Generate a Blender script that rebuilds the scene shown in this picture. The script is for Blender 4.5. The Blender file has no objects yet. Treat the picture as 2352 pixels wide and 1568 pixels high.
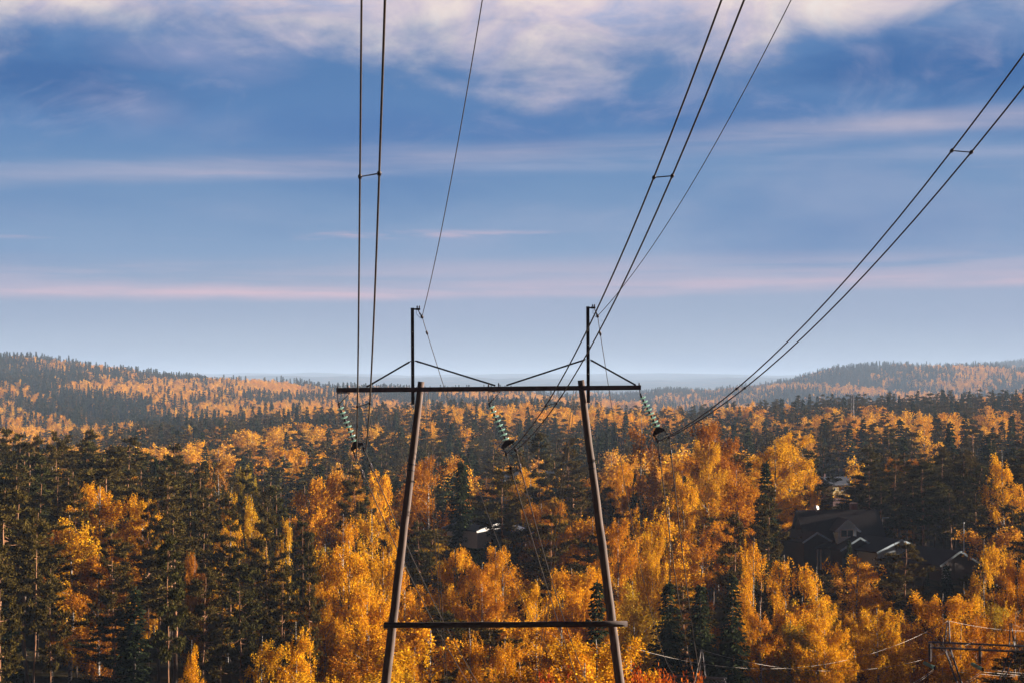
import bpy, math, random
import numpy as np
from mathutils import Vector, Matrix

R = math.radians
C = bpy.context.scene
COL = C.collection

# ---------------------------------------------------------------- camera
CAMZ = 40.0
LENS = 70.0
F = LENS / 36.0 * 2352.0            # focal length in the 2352-wide pixel grid used for measuring
HOR = 873.0                          # row of the horizon in that grid
PITCH = math.atan((HOR - 784.0) / F)
cam_d = bpy.data.cameras.new("camera")
cam_d.lens = LENS
cam_d.sensor_width = 36.0
cam_d.clip_start = 0.5
cam_d.clip_end = 60000.0
cam = bpy.data.objects.new("camera", cam_d)
COL.objects.link(cam)
cam.location = (0, 0, CAMZ)
cam.rotation_euler = (R(90) + PITCH, 0, 0)
C.camera = cam

# ---------------------------------------------------------------- light and exposure
SUN_AZ = 76.5                        # degrees to the right of the viewing direction
SUN_EL = 10.0
C.view_settings.view_transform = 'Standard'
C.view_settings.look = 'None'
C.view_settings.exposure = 1.65
C.view_settings.gamma = 1.0
C.view_settings.use_curve_mapping = False
sun_d = bpy.data.lights.new("sun", 'SUN')
sun_d.energy = 5.0
sun_d.angle = R(0.5)
sun_d.color = (1.0, 0.86, 0.71)
sun = bpy.data.objects.new("sun", sun_d)
COL.objects.link(sun)
to_sun = Vector((math.sin(R(SUN_AZ)) * math.cos(R(SUN_EL)), math.cos(R(SUN_AZ)) * math.cos(R(SUN_EL)), math.sin(R(SUN_EL))))
sun.rotation_euler = to_sun.to_track_quat('Z', 'Y').to_euler()

C.render.engine = 'CYCLES'
C.cycles.max_bounces = 4
C.cycles.diffuse_bounces = 1
C.cycles.glossy_bounces = 2
C.cycles.transmission_bounces = 4
C.cycles.transparent_max_bounces = 8
C.cycles.volume_bounces = 2
C.cycles.use_denoising = True


# ---------------------------------------------------------------- node helper
class NT:
    def __init__(s, tree):
        s.t = tree

    def n(s, typ, ins=None, **props):
        nd = s.t.nodes.new(typ)
        for k, v in props.items():
            setattr(nd, k, v)
        for k, v in (ins or {}).items():
            s.set(nd.inputs[k], v)
        return nd

    def set(s, sock, v):
        if isinstance(v, bpy.types.NodeSocket):
            s.t.links.new(v, sock)
        elif isinstance(v, bpy.types.Node):
            s.t.links.new(v.outputs[0], sock)
        else:
            sock.default_value = v

    def m(s, op, a, b=None, c=None, clamp=False):
        nd = s.n('ShaderNodeMath', operation=op, use_clamp=clamp)
        s.set(nd.inputs[0], a)
        if b is not None:
            s.set(nd.inputs[1], b)
        if c is not None:
            s.set(nd.inputs[2], c)
        return nd.outputs[0]

    def step(s, v, a, b, lo=0.0, hi=1.0):
        nd = s.n('ShaderNodeMapRange', interpolation_type='SMOOTHSTEP')
        s.set(nd.inputs[0], v)
        for i, x in enumerate((a, b, lo, hi)):
            s.set(nd.inputs[i + 1], x)
        return nd.outputs[0]

    def mix(s, f, a, b):
        nd = s.n('ShaderNodeMix', data_type='RGBA')
        s.set(nd.inputs[0], f)
        s.set(nd.inputs[6], a)
        s.set(nd.inputs[7], b)
        return nd.outputs[2]

    def ramp(s, f, stops, interp='LINEAR'):
        nd = s.n('ShaderNodeValToRGB')
        cr = nd.color_ramp
        cr.interpolation = interp
        while len(cr.elements) < len(stops):
            cr.elements.new(0.5)
        for e, (p, c) in zip(cr.elements, stops):
            e.position = p
            e.color = (*c, 1)
        s.set(nd.inputs[0], f)
        return nd.outputs[0]


def lin(r, g, b):
    f = lambda v: (v / 255 / 12.92) if v / 255 <= 0.04045 else ((v / 255 + 0.055) / 1.055) ** 2.4
    return (f(r), f(g), f(b))


# ---------------------------------------------------------------- sky
world = bpy.data.worlds.new("World")
C.world = world
world.use_nodes = True
wt = world.node_tree
wt.nodes.clear()
W = NT(wt)
tc = W.n('ShaderNodeTexCoord')
sep = W.n('ShaderNodeSeparateXYZ', {0: tc.outputs['Generated']})
az = W.m('MULTIPLY', W.m('ARCTAN2', sep.outputs[0], sep.outputs[1]), 57.2958)      # degrees, + = right
el = W.m('MULTIPLY', W.m('ARCSINE', sep.outputs[2]), 57.2958)


def wnoise(fa, fe, scale, detail=5, rough=0.55, off=0.0, dist=0.0):
    v = W.n('ShaderNodeCombineXYZ', {0: W.m('MULTIPLY', az, fa), 1: W.m('MULTIPLY', el, fe), 2: off})
    nz = W.n('ShaderNodeTexNoise', {'Vector': v.outputs[0], 'Scale': scale, 'Detail': detail, 'Roughness': rough, 'Distortion': dist})
    return nz.outputs[0]


sky = W.n('ShaderNodeTexSky', sky_type='NISHITA', sun_disc=False)
sky.sun_elevation = R(SUN_EL)
sky.sun_rotation = R(SUN_AZ)
sky.altitude = 150
sky.air_density = 1.0
sky.dust_density = 2.0
nish = W.n('ShaderNodeVectorMath', {0: sky.outputs[0], 1: (0.055, 0.06, 0.07)}, operation='MULTIPLY').outputs[0]

# layered stratus: colour by height above the horizon, its bands waving with slow noise
wav = wnoise(0.05, 0.25, 1.0, 3, 0.5, 3.1)
el2 = W.m('ADD', el, W.m('MULTIPLY', W.m('SUBTRACT', wav, 0.5), 1.1))
base = W.ramp(W.m('DIVIDE', el2, 14.0), [
    (0.00, lin(178, 191, 213)), (0.06, lin(168, 180, 205)), (0.13, lin(155, 169, 199)), (0.20, lin(148, 164, 196)),
    (0.27, lin(130, 157, 197)), (0.36, lin(114, 146, 191)), (0.44, lin(102, 139, 188)), (0.52, lin(86, 127, 183)),
    (0.62, lin(80, 122, 178)), (0.72, lin(88, 127, 182)), (1.0, lin(100, 134, 184))])
# soft large mottling
mott = wnoise(0.09, 0.30, 1.0, 5, 0.55, 7.7, 0.3)
base = W.mix(W.step(mott, 0.43, 0.70, 0.0, 0.46), base, (*lin(162, 170, 203), 1))
mott2 = wnoise(0.07, 0.26, 1.0, 4, 0.5, 1.3, 0.2)
base = W.mix(W.step(mott2, 0.50, 0.72, 0.0, 0.55), base, (*lin(80, 122, 180), 1))


def band(col, center, width, tilt, amp, off, lo=0.42, hi=0.62, src=None, fa=0.10, fe=1.6):
    """a thin pink streak of lit cloud along one elevation"""
    global base
    w_ = wnoise(0.16, 0.0, 1.0, 3, 0.5, off)
    c_ = W.m('ADD', W.m('ADD', center, W.m('MULTIPLY', az, tilt)), W.m('MULTIPLY', W.m('SUBTRACT', w_, 0.5), 0.5))
    d_ = W.m('ABSOLUTE', W.m('SUBTRACT', el, c_))
    prof = W.step(d_, 0.0, width, 1.0, 0.0)
    br = W.step(wnoise(fa, fe, 1.0, 6, 0.6, off + 11, 0.3), lo, hi)
    base = W.mix(W.m('MULTIPLY', W.m('MULTIPLY', prof, br), amp), base, (*col, 1))


PINK = lin(226, 190, 204)
band(PINK, 2.62, 0.33, 0.012, 0.8, 0.4, 0.28, 0.66)
band(lin(190, 178, 202), 3.0, 0.75, 0.010, 0.55, 2.4, 0.36, 0.62)
band(PINK, 4.15, 0.20, 0.0, 0.6, 5.4, 0.48, 0.66, fa=0.12)
band(lin(180, 180, 208), 6.1, 0.40, 0.02, 0.5, 8.4, 0.30, 0.72)
band(PINK, 5.85, 0.22, 0.01, 0.5, 21.4, 0.48, 0.68)



def bank(a0, e0, ra, re, col, amp, off, soft=0.55):
    """a soft bank of cloud with a ragged outline"""
    global base
    dx = W.m('DIVIDE', W.m('SUBTRACT', az, a0), ra)
    dy = W.m('DIVIDE', W.m('SUBTRACT', el, e0), re)
    rr = W.m('SQRT', W.m('ADD', W.m('MULTIPLY', dx, dx), W.m('MULTIPLY', dy, dy)))
    nz = wnoise(0.24, 0.55, 1.0, 7, 0.56, off, 0.35)
    v_ = W.m('ADD', W.m('SUBTRACT', 1.0, rr), W.m('MULTIPLY', W.m('SUBTRACT', nz, 0.5), 1.9))
    base = W.mix(W.m('MULTIPLY', W.step(v_, 0.0, soft * 1.6), amp), base, (*col, 1))


bank(12.3, 8.7, 6.8, 1.75, lin(56, 104, 166), 1.0, 61.0)
bank(-13.6, 8.4, 5.6, 1.5, lin(60, 105, 166), 1.0, 65.0)
bank(-3.5, 7.1, 7.0, 0.75, lin(76, 118, 178), 0.8, 69.0)
bank(4.5, 7.6, 6.5, 0.85, lin(72, 116, 176), 0.85, 73.0)
bank(-6.5, 8.6, 3.0, 0.7, lin(78, 120, 178), 0.7, 75.0)
bank(-9.2, 9.2, 3.4, 1.0, lin(176, 172, 206), 0.80, 77.0, 0.9)
bank(-10.6, 7.6, 2.2, 0.7, lin(150, 160, 200), 0.60, 81.0, 0.9)
band(lin(198, 184, 202), 6.5, 0.55, 0.055, 0.55, 14.4, 0.30, 0.66, fa=0.06, fe=0.9)
bank(11.0, 7.25, 6.0, 0.4, lin(206, 190, 204), 0.6, 85.0, 0.9)
bank(-12.5, 5.9, 5.5, 0.35, lin(150, 160, 196), 0.5, 89.0, 0.9)

# sunlit cumulus edge along the top of the view
cn = wnoise(0.21, 0.44, 1.0, 8, 0.58, 31.0, 0.25)
cn2 = wnoise(0.05, 0.11, 1.0, 3, 0.5, 35.0, 0.2)
edge = W.m('ADD', W.m('ADD', W.m('SUBTRACT', el, 9.8), W.m('MULTIPLY', W.m('SUBTRACT', cn, 0.5), 5.2)), W.m('MULTIPLY', W.m('SUBTRACT', cn2, 0.5), 4.0))
# a lower bulge of bright cloud right of the middle, dark banks at both ends
bul = W.step(W.m('ABSOLUTE', W.m('SUBTRACT', az, 1.6)), 0.0, 4.6, 1.15, 0.0)
dr = W.step(az, 7.5, 11.0, 0.0, -0.9)
dl = W.step(az, -10.0, -14.5, 0.0, -0.1)
edge = W.m('ADD', edge, W.m('ADD', bul, W.m('ADD', dr, dl)))
bright = W.step(edge, -1.1, 1.5)
rag = W.m('MULTIPLY', W.m('SUBTRACT', wnoise(0.20, 0.35, 1.0, 7, 0.58, 95.0, 0.3), 0.5), 2.6)
strip = W.step(W.m('ADD', W.m('ADD', el, rag), W.step(az, 10.0, 13.5, 0.0, -0.55)), 9.55, 10.9)
bright = W.m('MAXIMUM', bright, W.m('MULTIPLY', strip, 0.92))
pf = wnoise(0.33, 0.62, 1.0, 7, 0.6, 41.0, 0.6)
ccol = W.ramp(pf, [(0.30, lin(176, 180, 214)), (0.46, lin(222, 204, 216)), (0.60, lin(246, 226, 222)), (0.75, lin(252, 240, 236))])
cl = W.mix(bright, base, ccol)
# small ragged puffs lit under the edge
puff = W.m('MULTIPLY', W.step(wnoise(0.30, 0.55, 1.0, 8, 0.62, 51.0, 0.8), 0.50, 0.76), W.m('MULTIPLY', W.step(el, 5.8, 8.0), 0.22))
cl = W.mix(puff, cl, (*lin(214, 200, 220), 1))

up = W.step(el, 13.0, 34.0)
dim = W.n('ShaderNodeVectorMath', {0: cl, 1: W.n('ShaderNodeCombineXYZ', {0: W.step(el, 12, 30, 1.0, 0.55), 1: W.step(el, 12, 30, 1.0, 0.55), 2: W.step(el, 12, 30, 1.0, 0.6)}).outputs[0]}, operation='MULTIPLY').outputs[0]
final = W.mix(W.m('MULTIPLY', up, 0.75), dim, nish)
final = W.mix(W.step(el, -3.0, -0.3, 1.0, 0.0), final, (0.02, 0.022, 0.03, 1))
# unseen sky behind and above the camera, dimmed and blued to cut fill light
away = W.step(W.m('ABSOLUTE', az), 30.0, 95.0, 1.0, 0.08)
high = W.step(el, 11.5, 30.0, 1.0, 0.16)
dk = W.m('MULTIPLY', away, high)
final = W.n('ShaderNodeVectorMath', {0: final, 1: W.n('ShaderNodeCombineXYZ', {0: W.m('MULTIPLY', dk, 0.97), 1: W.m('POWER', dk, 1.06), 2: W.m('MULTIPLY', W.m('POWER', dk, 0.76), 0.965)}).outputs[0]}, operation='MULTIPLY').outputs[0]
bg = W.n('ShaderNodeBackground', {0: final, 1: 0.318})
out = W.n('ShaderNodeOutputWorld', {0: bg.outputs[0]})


# ---------------------------------------------------------------- measuring helpers
def ray(px, py):
    a, b = (px - 1176.0) / F, (784.0 - py) / F
    sp, cp = math.sin(PITCH), math.cos(PITCH)
    return Vector((a, cp - b * sp, sp + b * cp))


def at(px, py, Y):
    """the world point seen at pixel (px, py) of the 2352-wide grid, Y metres ahead"""
    d = ray(px, py)
    return Vector((d.x / d.y * Y, Y, CAMZ + d.z / d.y * Y))


K = 1 / 1.0884                       # 2560-wide pixels -> 2352-wide grid


def atS(sx, sy, Y):
    return at(sx * K, sy * K, Y)


def proj(p):
    sp, cp = math.sin(PITCH), math.cos(PITCH)
    x, y, z = p[0], p[1], p[2] - CAMZ
    f_ = y * cp + z * sp
    u_ = -y * sp + z * cp
    return (1176 + F * x / f_, 784 - F * u_ / f_)


# ---------------------------------------------------------------- materials
MATS = {}


def mat(name, build):
    m = bpy.data.materials.new(name)
    m.use_nodes = True
    m.node_tree.nodes.clear()
    t = NT(m.node_tree)
    o = t.n('ShaderNodeOutputMaterial')
    build(t, o)
    MATS[name] = m
    return m


def simple(name, col, rough=0.6, metal=0.0, var=0.25, scale=3.0, stretch=(1, 1, 1), bump=0.0, spec=0.5):
    def b(t, o):
        tcn = t.n('ShaderNodeTexCoord')
        mp = t.n('ShaderNodeMapping', {0: tcn.outputs['Object'], 3: stretch})
        nz = t.n('ShaderNodeTexNoise', {'Vector': mp.outputs[0], 'Scale': scale, 'Detail': 6.0, 'Roughness': 0.6})
        c = t.mix(t.step(nz.outputs[0], 0.3, 0.7), (*[v * (1 - var) for v in col], 1), (*[min(1, v * (1 + var)) for v in col], 1))
        p = t.n('ShaderNodeBsdfPrincipled', {'Base Color': c, 'Roughness': rough, 'Metallic': metal, 'Specular IOR Level': spec})
        if bump:
            bp = t.n('ShaderNodeBump', {'Height': nz.outputs[0], 'Strength': bump, 'Distance': 0.01})
            t.set(p.inputs['Normal'], bp.outputs[0])
        t.set(o.inputs[0], p.outputs[0])
    return mat(name, b)


def leafmat(name, stops, trans=0.24, isl=0.4):
    """leaves: one hue per tree out of the stops, each leaf a little lighter or darker"""
    def b(t, o):
        oi = t.n('ShaderNodeObjectInfo')
        c = t.ramp(oi.outputs['Random'], stops)
        gi = t.n('ShaderNodeNewGeometry')
        v = t.m('MULTIPLY_ADD', gi.outputs['Random Per Island'], isl * 2, 1 - isl)
        hs = t.n('ShaderNodeHueSaturation', {'Color': c, 'Value': v, 'Hue': t.m('MULTIPLY_ADD', gi.outputs['Random Per Island'], 0.02, 0.49)})
        d = t.n('ShaderNodeBsdfDiffuse', {0: hs.outputs[0]})
        tr = t.n('ShaderNodeBsdfTranslucent', {0: hs.outputs[0]})
        mx = t.n('ShaderNodeMixShader', {0: trans, 1: d.outputs[0], 2: tr.outputs[0]})
        t.set(o.inputs[0], mx.outputs[0])
    return mat(name, b)


leafmat('birch_leaves', [(0.0, (0.42, 0.15, 0.012)), (0.18, (0.64, 0.26, 0.011)), (0.42, (0.80, 0.37, 0.013)), (0.68, (0.86, 0.45, 0.016)), (0.86, (0.74, 0.38, 0.016)), (1.0, (0.44, 0.30, 0.026))])
leafmat('aspen_leaves', [(0.0, (0.88, 0.44, 0.018)), (0.5, (0.82, 0.36, 0.016)), (1.0, (0.66, 0.31, 0.035))])
leafmat('ridge_birch_leaves', [(0.0, (0.80, 0.38, 0.025)), (0.4, (0.88, 0.48, 0.04)), (0.75, (0.82, 0.40, 0.03)), (1.0, (0.62, 0.30, 0.07))])
leafmat('rust_leaves', [(0.0, (0.36, 0.13, 0.03)), (0.5, (0.5, 0.2, 0.03)), (1.0, (0.3, 0.16, 0.03))])
leafmat('rowan_leaves', [(0.0, (0.42, 0.06, 0.012)), (1.0, (0.55, 0.14, 0.014))], 0.25, 0.5)
leafmat('pine_needles', [(0.0, (0.082, 0.058, 0.013)), (0.5, (0.110, 0.073, 0.016)), (1.0, (0.060, 0.058, 0.017))], 0.1)
leafmat('spruce_needles', [(0.0, (0.030, 0.040, 0.016)), (1.0, (0.042, 0.050, 0.020))], 0.15)


def birch_bark(t, o):
    tcn = t.n('ShaderNodeTexCoord')
    mp = t.n('ShaderNodeMapping', {0: tcn.outputs['Object'], 3: (3, 3, 6)})
    nz = t.n('ShaderNodeTexNoise', {'Vector': mp.outputs[0], 'Scale': 1.0, 'Detail': 4.0})
    c = t.mix(t.step(nz.outputs[0], 0.46, 0.58), (0.42, 0.38, 0.34, 1), (0.05, 0.04, 0.035, 1))
    p = t.n('ShaderNodeBsdfPrincipled', {'Base Color': c, 'Roughness': 0.8})
    t.set(o.inputs[0], p.outputs[0])


mat('birch_bark', birch_bark)


def pine_bark(t, o):
    tcn = t.n('ShaderNodeTexCoord')
    sp = t.n('ShaderNodeSeparateXYZ', {0: tcn.outputs['Object']})
    mp = t.n('ShaderNodeMapping', {0: tcn.outputs['Object'], 3: (5, 5, 1.2)})
    nz = t.n('ShaderNodeTexNoise', {'Vector': mp.outputs[0], 'Scale': 1.5, 'Detail': 5.0})
    h = t.step(t.m('ADD', sp.outputs[2], t.m('MULTIPLY', nz.outputs[0], 3.0)), 6.0, 11.0)
    c = t.mix(h, (0.10, 0.065, 0.045, 1), (0.34, 0.155, 0.065, 1))
    c = t.mix(t.step(nz.outputs[0], 0.5, 0.65), c, (0.06, 0.04, 0.03, 1))
    p = t.n('ShaderNodeBsdfPrincipled', {'Base Color': c, 'Roughness': 0.85})
    t.set(o.inputs[0], p.outputs[0])


mat('pine_bark', pine_bark)
simple('spruce_bark', (0.09, 0.065, 0.05), 0.9)
simple('pole_wood', (0.115, 0.075, 0.06), 0.8, 0, 0.45, 2.0, (8, 8, 0.5), 0.2)
simple('log_wood', (0.06, 0.04, 0.036), 0.85, 0, 0.4, 2.0, (0.5, 8, 8), 0.2)
simple('painted_steel', (0.10, 0.065, 0.075), 0.55, 0.3, 0.3, 4.0)
simple('dark_steel', (0.045, 0.035, 0.04), 0.5, 0.5, 0.3, 6.0)
simple('galvanised_steel', (0.34, 0.33, 0.33), 0.45, 0.7, 0.2, 6.0)
simple('weathered_galvanised', (0.11, 0.10, 0.105), 0.6, 0.5, 0.3, 3.0)
simple('old_cable', (0.085, 0.068, 0.058), 0.5, 0.5, 0.2, 6.0)
simple('bright_cable', (0.36, 0.31, 0.26), 0.55, 0.4, 0.15, 6.0)
simple('roof_dark', (0.035, 0.022, 0.026), 0.8, 0, 0.3, 2.0, (1, 6, 6), 0.3)
simple('roof_blue', (0.07, 0.08, 0.11), 0.6, 0, 0.2, 2.0)
simple('white_board', (0.74, 0.72, 0.70), 0.6, 0, 0.08, 4.0)
simple('shade_blue_board', (0.52, 0.66, 0.76), 0.6, 0, 0.08, 4.0)  # white boards with the blue of skylit shade put into the colour
simple('grey_blue_wall', (0.42, 0.47, 0.50), 0.7, 0, 0.1, 4.0, (1, 1, 8))
simple('brown_wall', (0.07, 0.045, 0.04), 0.8, 0, 0.2, 4.0, (8, 8, 1))
simple('yellow_wall', (0.62, 0.47, 0.20), 0.75, 0, 0.06, 4.0, (1, 1, 8))
simple('teal_wall', (0.08, 0.22, 0.27), 0.75, 0, 0.1, 4.0)
simple('red_wall', (0.16, 0.025, 0.02), 0.75, 0, 0.15, 4.0)
simple('brick_plinth', (0.16, 0.08, 0.075), 0.85, 0, 0.2, 6.0)


def glasspane(t, o):
    p = t.n('ShaderNodeBsdfPrincipled', {'Base Color': (0.03, 0.045, 0.06, 1), 'Roughness': 0.08, 'Specular IOR Level': 0.8})
    t.set(o.inputs[0], p.outputs[0])


mat('window_glass', glasspane)


def insglass(t, o):
    p = t.n('ShaderNodeBsdfPrincipled', {'Base Color': (0.66, 0.95, 0.84, 1), 'Roughness': 0.12, 'Transmission Weight': 0.35, 'IOR': 1.5, 'Specular IOR Level': 0.9})
    tr = t.n('ShaderNodeBsdfTranslucent', {0: (0.66, 0.95, 0.84, 1)})
    mx = t.n('ShaderNodeMixShader', {0: 0.45, 1: p.outputs[0], 2: tr.outputs[0]})
    t.set(o.inputs[0], mx.outputs[0])


mat('insulator_glass', insglass)


def groundmat(t, o):
    g = t.n('ShaderNodeNewGeometry')
    n1 = t.n('ShaderNodeTexNoise', {'Vector': g.outputs['Position'], 'Scale': 0.02, 'Detail': 8.0, 'Roughness': 0.65})
    n2 = t.n('ShaderNodeTexNoise', {'Vector': g.outputs['Position'], 'Scale': 0.9, 'Detail': 6.0})
    c = t.mix(t.step(n1.outputs[0], 0.42, 0.6), (0.055, 0.04, 0.02, 1), (0.12, 0.075, 0.028, 1))
    c = t.mix(t.step(n2.outputs[0], 0.4, 0.65, 0, 0.6), c, (0.035, 0.038, 0.016, 1))
    sp = t.n('ShaderNodeSeparateXYZ', {0: g.outputs['Position']})
    far = t.step(sp.outputs[1], 1000.0, 2200.0)
    n3 = t.n('ShaderNodeTexNoise', {'Vector': g.outputs['Position'], 'Scale': 0.012, 'Detail': 9.0, 'Roughness': 0.7})
    fc = t.mix(t.step(n3.outputs[0], 0.5, 0.62), (0.03, 0.04, 0.024, 1), (0.20, 0.10, 0.03, 1))
    c = t.mix(far, c, fc)
    bp = t.n('ShaderNodeBump', {'Height': n2.outputs[0], 'Strength': 0.8, 'Distance': 0.3})
    d = t.n('ShaderNodeBsdfDiffuse', {0: c, 'Normal': bp.outputs[0]})
    t.set(o.inputs[0], d.outputs[0])


mat('forest_floor', groundmat)


# ---------------------------------------------------------------- object helpers
def tag(o, label=None, cat=None, group=None, kind=None):
    if label:
        o['label'] = label
    if cat:
        o['category'] = cat
    if group:
        o['group'] = group
    if kind:
        o['kind'] = kind
    return o


def empty(name, loc=(0, 0, 0), rz=0.0, label=None, cat=None, group=None):
    o = bpy.data.objects.new(name, None)
    COL.objects.link(o)
    o.location = loc
    o.rotation_euler = (0, 0, rz)
    o.empty_display_size = 0.5
    return tag(o, label, cat, group)


class MB:
    """collects boxes, bars, tubes and lathes for one mesh"""
    def __init__(s):
        s.v, s.f, s.mi, s.sm = [], [], [], []

    def add(s, vs, fs, mi=0, smooth=False):
        b = len(s.v)
        s.v += [tuple(v) for v in vs]
        for f in fs:
            s.f.append(tuple(i + b for i in f))
            s.mi.append(mi)
            s.sm.append(smooth)

    def box(s, c, size, mi=0, M=None):
        x, y, z = size[0] / 2, size[1] / 2, size[2] / 2
        vs = [Vector((a * x, b * y, d * z)) for a in (-1, 1) for b in (-1, 1) for d in (-1, 1)]
        vs = [(M @ v if M else v) + Vector(c) for v in vs]
        s.add(vs, [(0, 1, 3, 2), (4, 6, 7, 5), (0, 4, 5, 1), (2, 3, 7, 6), (0, 2, 6, 4), (1, 5, 7, 3)], mi)

    def bar(s, a, b, w, h=None, mi=0, upv=(0, 0, 1)):
        a, b = Vector(a), Vector(b)
        d = (b - a)
        L = d.length
        d.normalize()
        u = Vector(upv)
        r = d.cross(u)
        if r.length < 1e-4:
            r = d.cross(Vector((0, 1, 0)))
        r.normalize()
        u = r.cross(d)
        M = Matrix((r, d, u)).transposed()
        s.box((a + b) / 2, (w, L, h or w), mi, M)

    def angle(s, a, b, w, t=0.012, mi=0, upv=(0, 0, 1)):
        """an L profile"""
        a, b = Vector(a), Vector(b)
        d = (b - a).normalized()
        r = d.cross(Vector(upv)).normalized()
        u = r.cross(d)
        s.bar(a + r * 0, b + r * 0, w, t, mi, upv)
        s.bar(a + u * (w / 2 + 0.002) - r * (w / 2 - t / 2), b + u * (w / 2 + 0.002) - r * (w / 2 - t / 2), t, w, mi, upv)

    def tube(s, pts, rad, seg=6, mi=0, caps=True):
        pts = [Vector(p) for p in pts]
        n = len(pts)
        rads = rad if hasattr(rad, '__len__') else [rad] * n
        vs, fs = [], []
        prev = None
        for i, p in enumerate(pts):
            d = (pts[min(i + 1, n - 1)] - pts[max(i - 1, 0)])
            if d.length < 1e-9:
                d = Vector((0, 0, 1))
            d.normalize()
            if prev is None:
                ref = Vector((1, 0, 0)) if abs(d.x) < 0.9 else Vector((0, 1, 0))
                r = (ref - d * ref.dot(d)).normalized()
            else:
                r = (prev - d * prev.dot(d)).normalized()
            prev = r
            u = d.cross(r)
            for k in range(seg):
                an = 2 * math.pi * k / seg
                vs.append(p + (r * math.cos(an) + u * math.sin(an)) * rads[i])
        for i in range(n - 1):
            for k in range(seg):
                k2 = (k + 1) % seg
                fs.append((i * seg + k, i * seg + k2, (i + 1) * seg + k2, (i + 1) * seg + k))
        if caps:
            fs.append(tuple(range(seg - 1, -1, -1)))
            fs.append(tuple((n - 1) * seg + k for k in range(seg)))
        s.add(vs, fs, mi, True)

    def lathe(s, a, b, prof, seg=16, mi=0):
        """prof: (distance along a->b, radius)"""
        a, b = Vector(a), Vector(b)
        d = (b - a).normalized()
        s.tube([a + d * t for t, _ in prof], [r for _, r in prof], seg, mi)

    def build(s, name, mats, parent=None, loc=None):
        me = bpy.data.meshes.new(name)
        me.from_pydata(s.v, [], s.f)
        for m in (mats if isinstance(mats, (list, tuple)) else [mats]):
            me.materials.append(MATS[m])
        me.polygons.foreach_set('material_index', s.mi)
        me.polygons.foreach_set('use_smooth', s.sm)
        me.update()
        o = bpy.data.objects.new(name, me)
        COL.objects.link(o)
        if parent:
            o.parent = parent
        if loc:
            o.location = loc
        return o


# ---------------------------------------------------------------- terrain
GU = np.array([-.30, -.257, -.17, -.082, 0, .0927, .18, .257, .32])
GROWS = [
    (-120, [12] * 9), (-40, [5] * 9), (0, [-1.8] * 9), (20, [-5] * 9), (40, [-11] * 9), (66, [-16.5] * 9), (100, [-23] * 9),
    (130, [-27.5, -28, -28.5, -29, -30, -31, -32, -32, -32]),
    (150, [-29, -29.5, -30, -31, -32, -33, -31, -29.5, -29]),
    (166, [-28.8, -29.3, -30, -31.5, -32, -33, -31, -29.5, -29]),
    (178, [-28.7, -29.2, -30.2, -32, -32.5, -34, -35, -35, -35]),
    (200, [-28.5, -29, -30.5, -32.5, -33, -35, -37, -37, -37]),
    (250, [-28, -28, -30, -32, -32, -30, -27.5, -30, -31]),
    (300, [-28, -28, -30, -32, -31, -28, -27, -28, -28]),
    (400, [-33, -33, -34, -34, -32, -30, -27, -28, -28]),
    (550, [-37, -37, -35, -33.5, -33, -31, -28, -28, -28]),
    (750, [-42, -40, -34, -30.5, -30, -29.5, -25, -24, -24]),
    (950, [-45, -44, -37, -28.5, -27.5, -27, -21.5, -20, -20]),
    (1200, [-46, -46, -45, -36, -34, -36, -32, -30, -30]),
    (1500, [-36, -38, -40, -40, -40, -44, -45, -45, -45]),
    (2000, [-12, -16, -28, -34, -38, -48, -50, -50, -50]),
    (2600, [16, 14, -10, -22, -34, -50, -50, -48, -46]),
    (3000, [18, 10, -25, -45, -48, -50, -42, -35, -30]),
    (3800, [-40, -40, -50, -52, -52, -38, 15, 6, 8]),
    (4600, [-60, -60, -60, -60, -55, -50, -20, -15, 0]),
    (6000, [-60, -60, -60, -60, -60, -60, 0, 42, 60]),
    (9000, [-50] * 9),
    (12000, [-30, -20, 10, 22, 17, 2, 20, 24, 10]),
    (14000, [5] * 9),
    (17800, [46, 52, 58, 64, 60, 54, 56, 58, 56]),
    (21000, [-40] * 9),
]
GD = np.array([r[0] for r in GROWS], float)
GZ = np.array([r[1] for r in GROWS], float)


def ground(x, y):
    """terrain height in world z"""
    x, y = np.asarray(x, float), np.asarray(y, float)
    u = np.clip(x / np.maximum(y, 60.0), GU[0], GU[-1])
    j = np.clip(np.searchsorted(GU, u) - 1, 0, len(GU) - 2)
    fu = (u - GU[j]) / (GU[j + 1] - GU[j])
    fu = fu * fu * (3 - 2 * fu) * 0.5 + fu * 0.5
    yy = np.clip(y, GD[0], GD[-1])
    i = np.clip(np.searchsorted(GD, yy) - 1, 0, len(GD) - 2)
    fd = (yy - GD[i]) / (GD[i + 1] - GD[i])
    fd = np.where(yy > 300, fd * fd * (3 - 2 * fd) * 0.5 + fd * 0.5, fd)
    z = (GZ[i, j] * (1 - fu) + GZ[i, j + 1] * fu) * (1 - fd) + (GZ[i + 1, j] * (1 - fu) + GZ[i + 1, j + 1] * fu) * fd
    # gentle undulation, larger far away
    a = np.clip(y / 1000.0, 0.0, 4.0) * 0.9
    z = z + a * (np.sin(x * 0.011 + y * 0.003) + 0.7 * np.sin(x * 0.023 - y * 0.007 + 1.3) + 0.5 * np.sin(x * 0.041 + 2.0))
    far = np.clip((y - 9000) / 3000, 0, 1)
    z = z + far * (8 * np.sin(x * 0.0017 + 0.5 + y * 0.0003) + 5 * np.sin(x * 0.0041 + 2.0) + 3 * np.sin(x * 0.0103) + 1.5 * np.sin(x * 0.023 + 1.0))
    return z + CAMZ


def gz(x, y):
    return float(ground(x, y))


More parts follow.
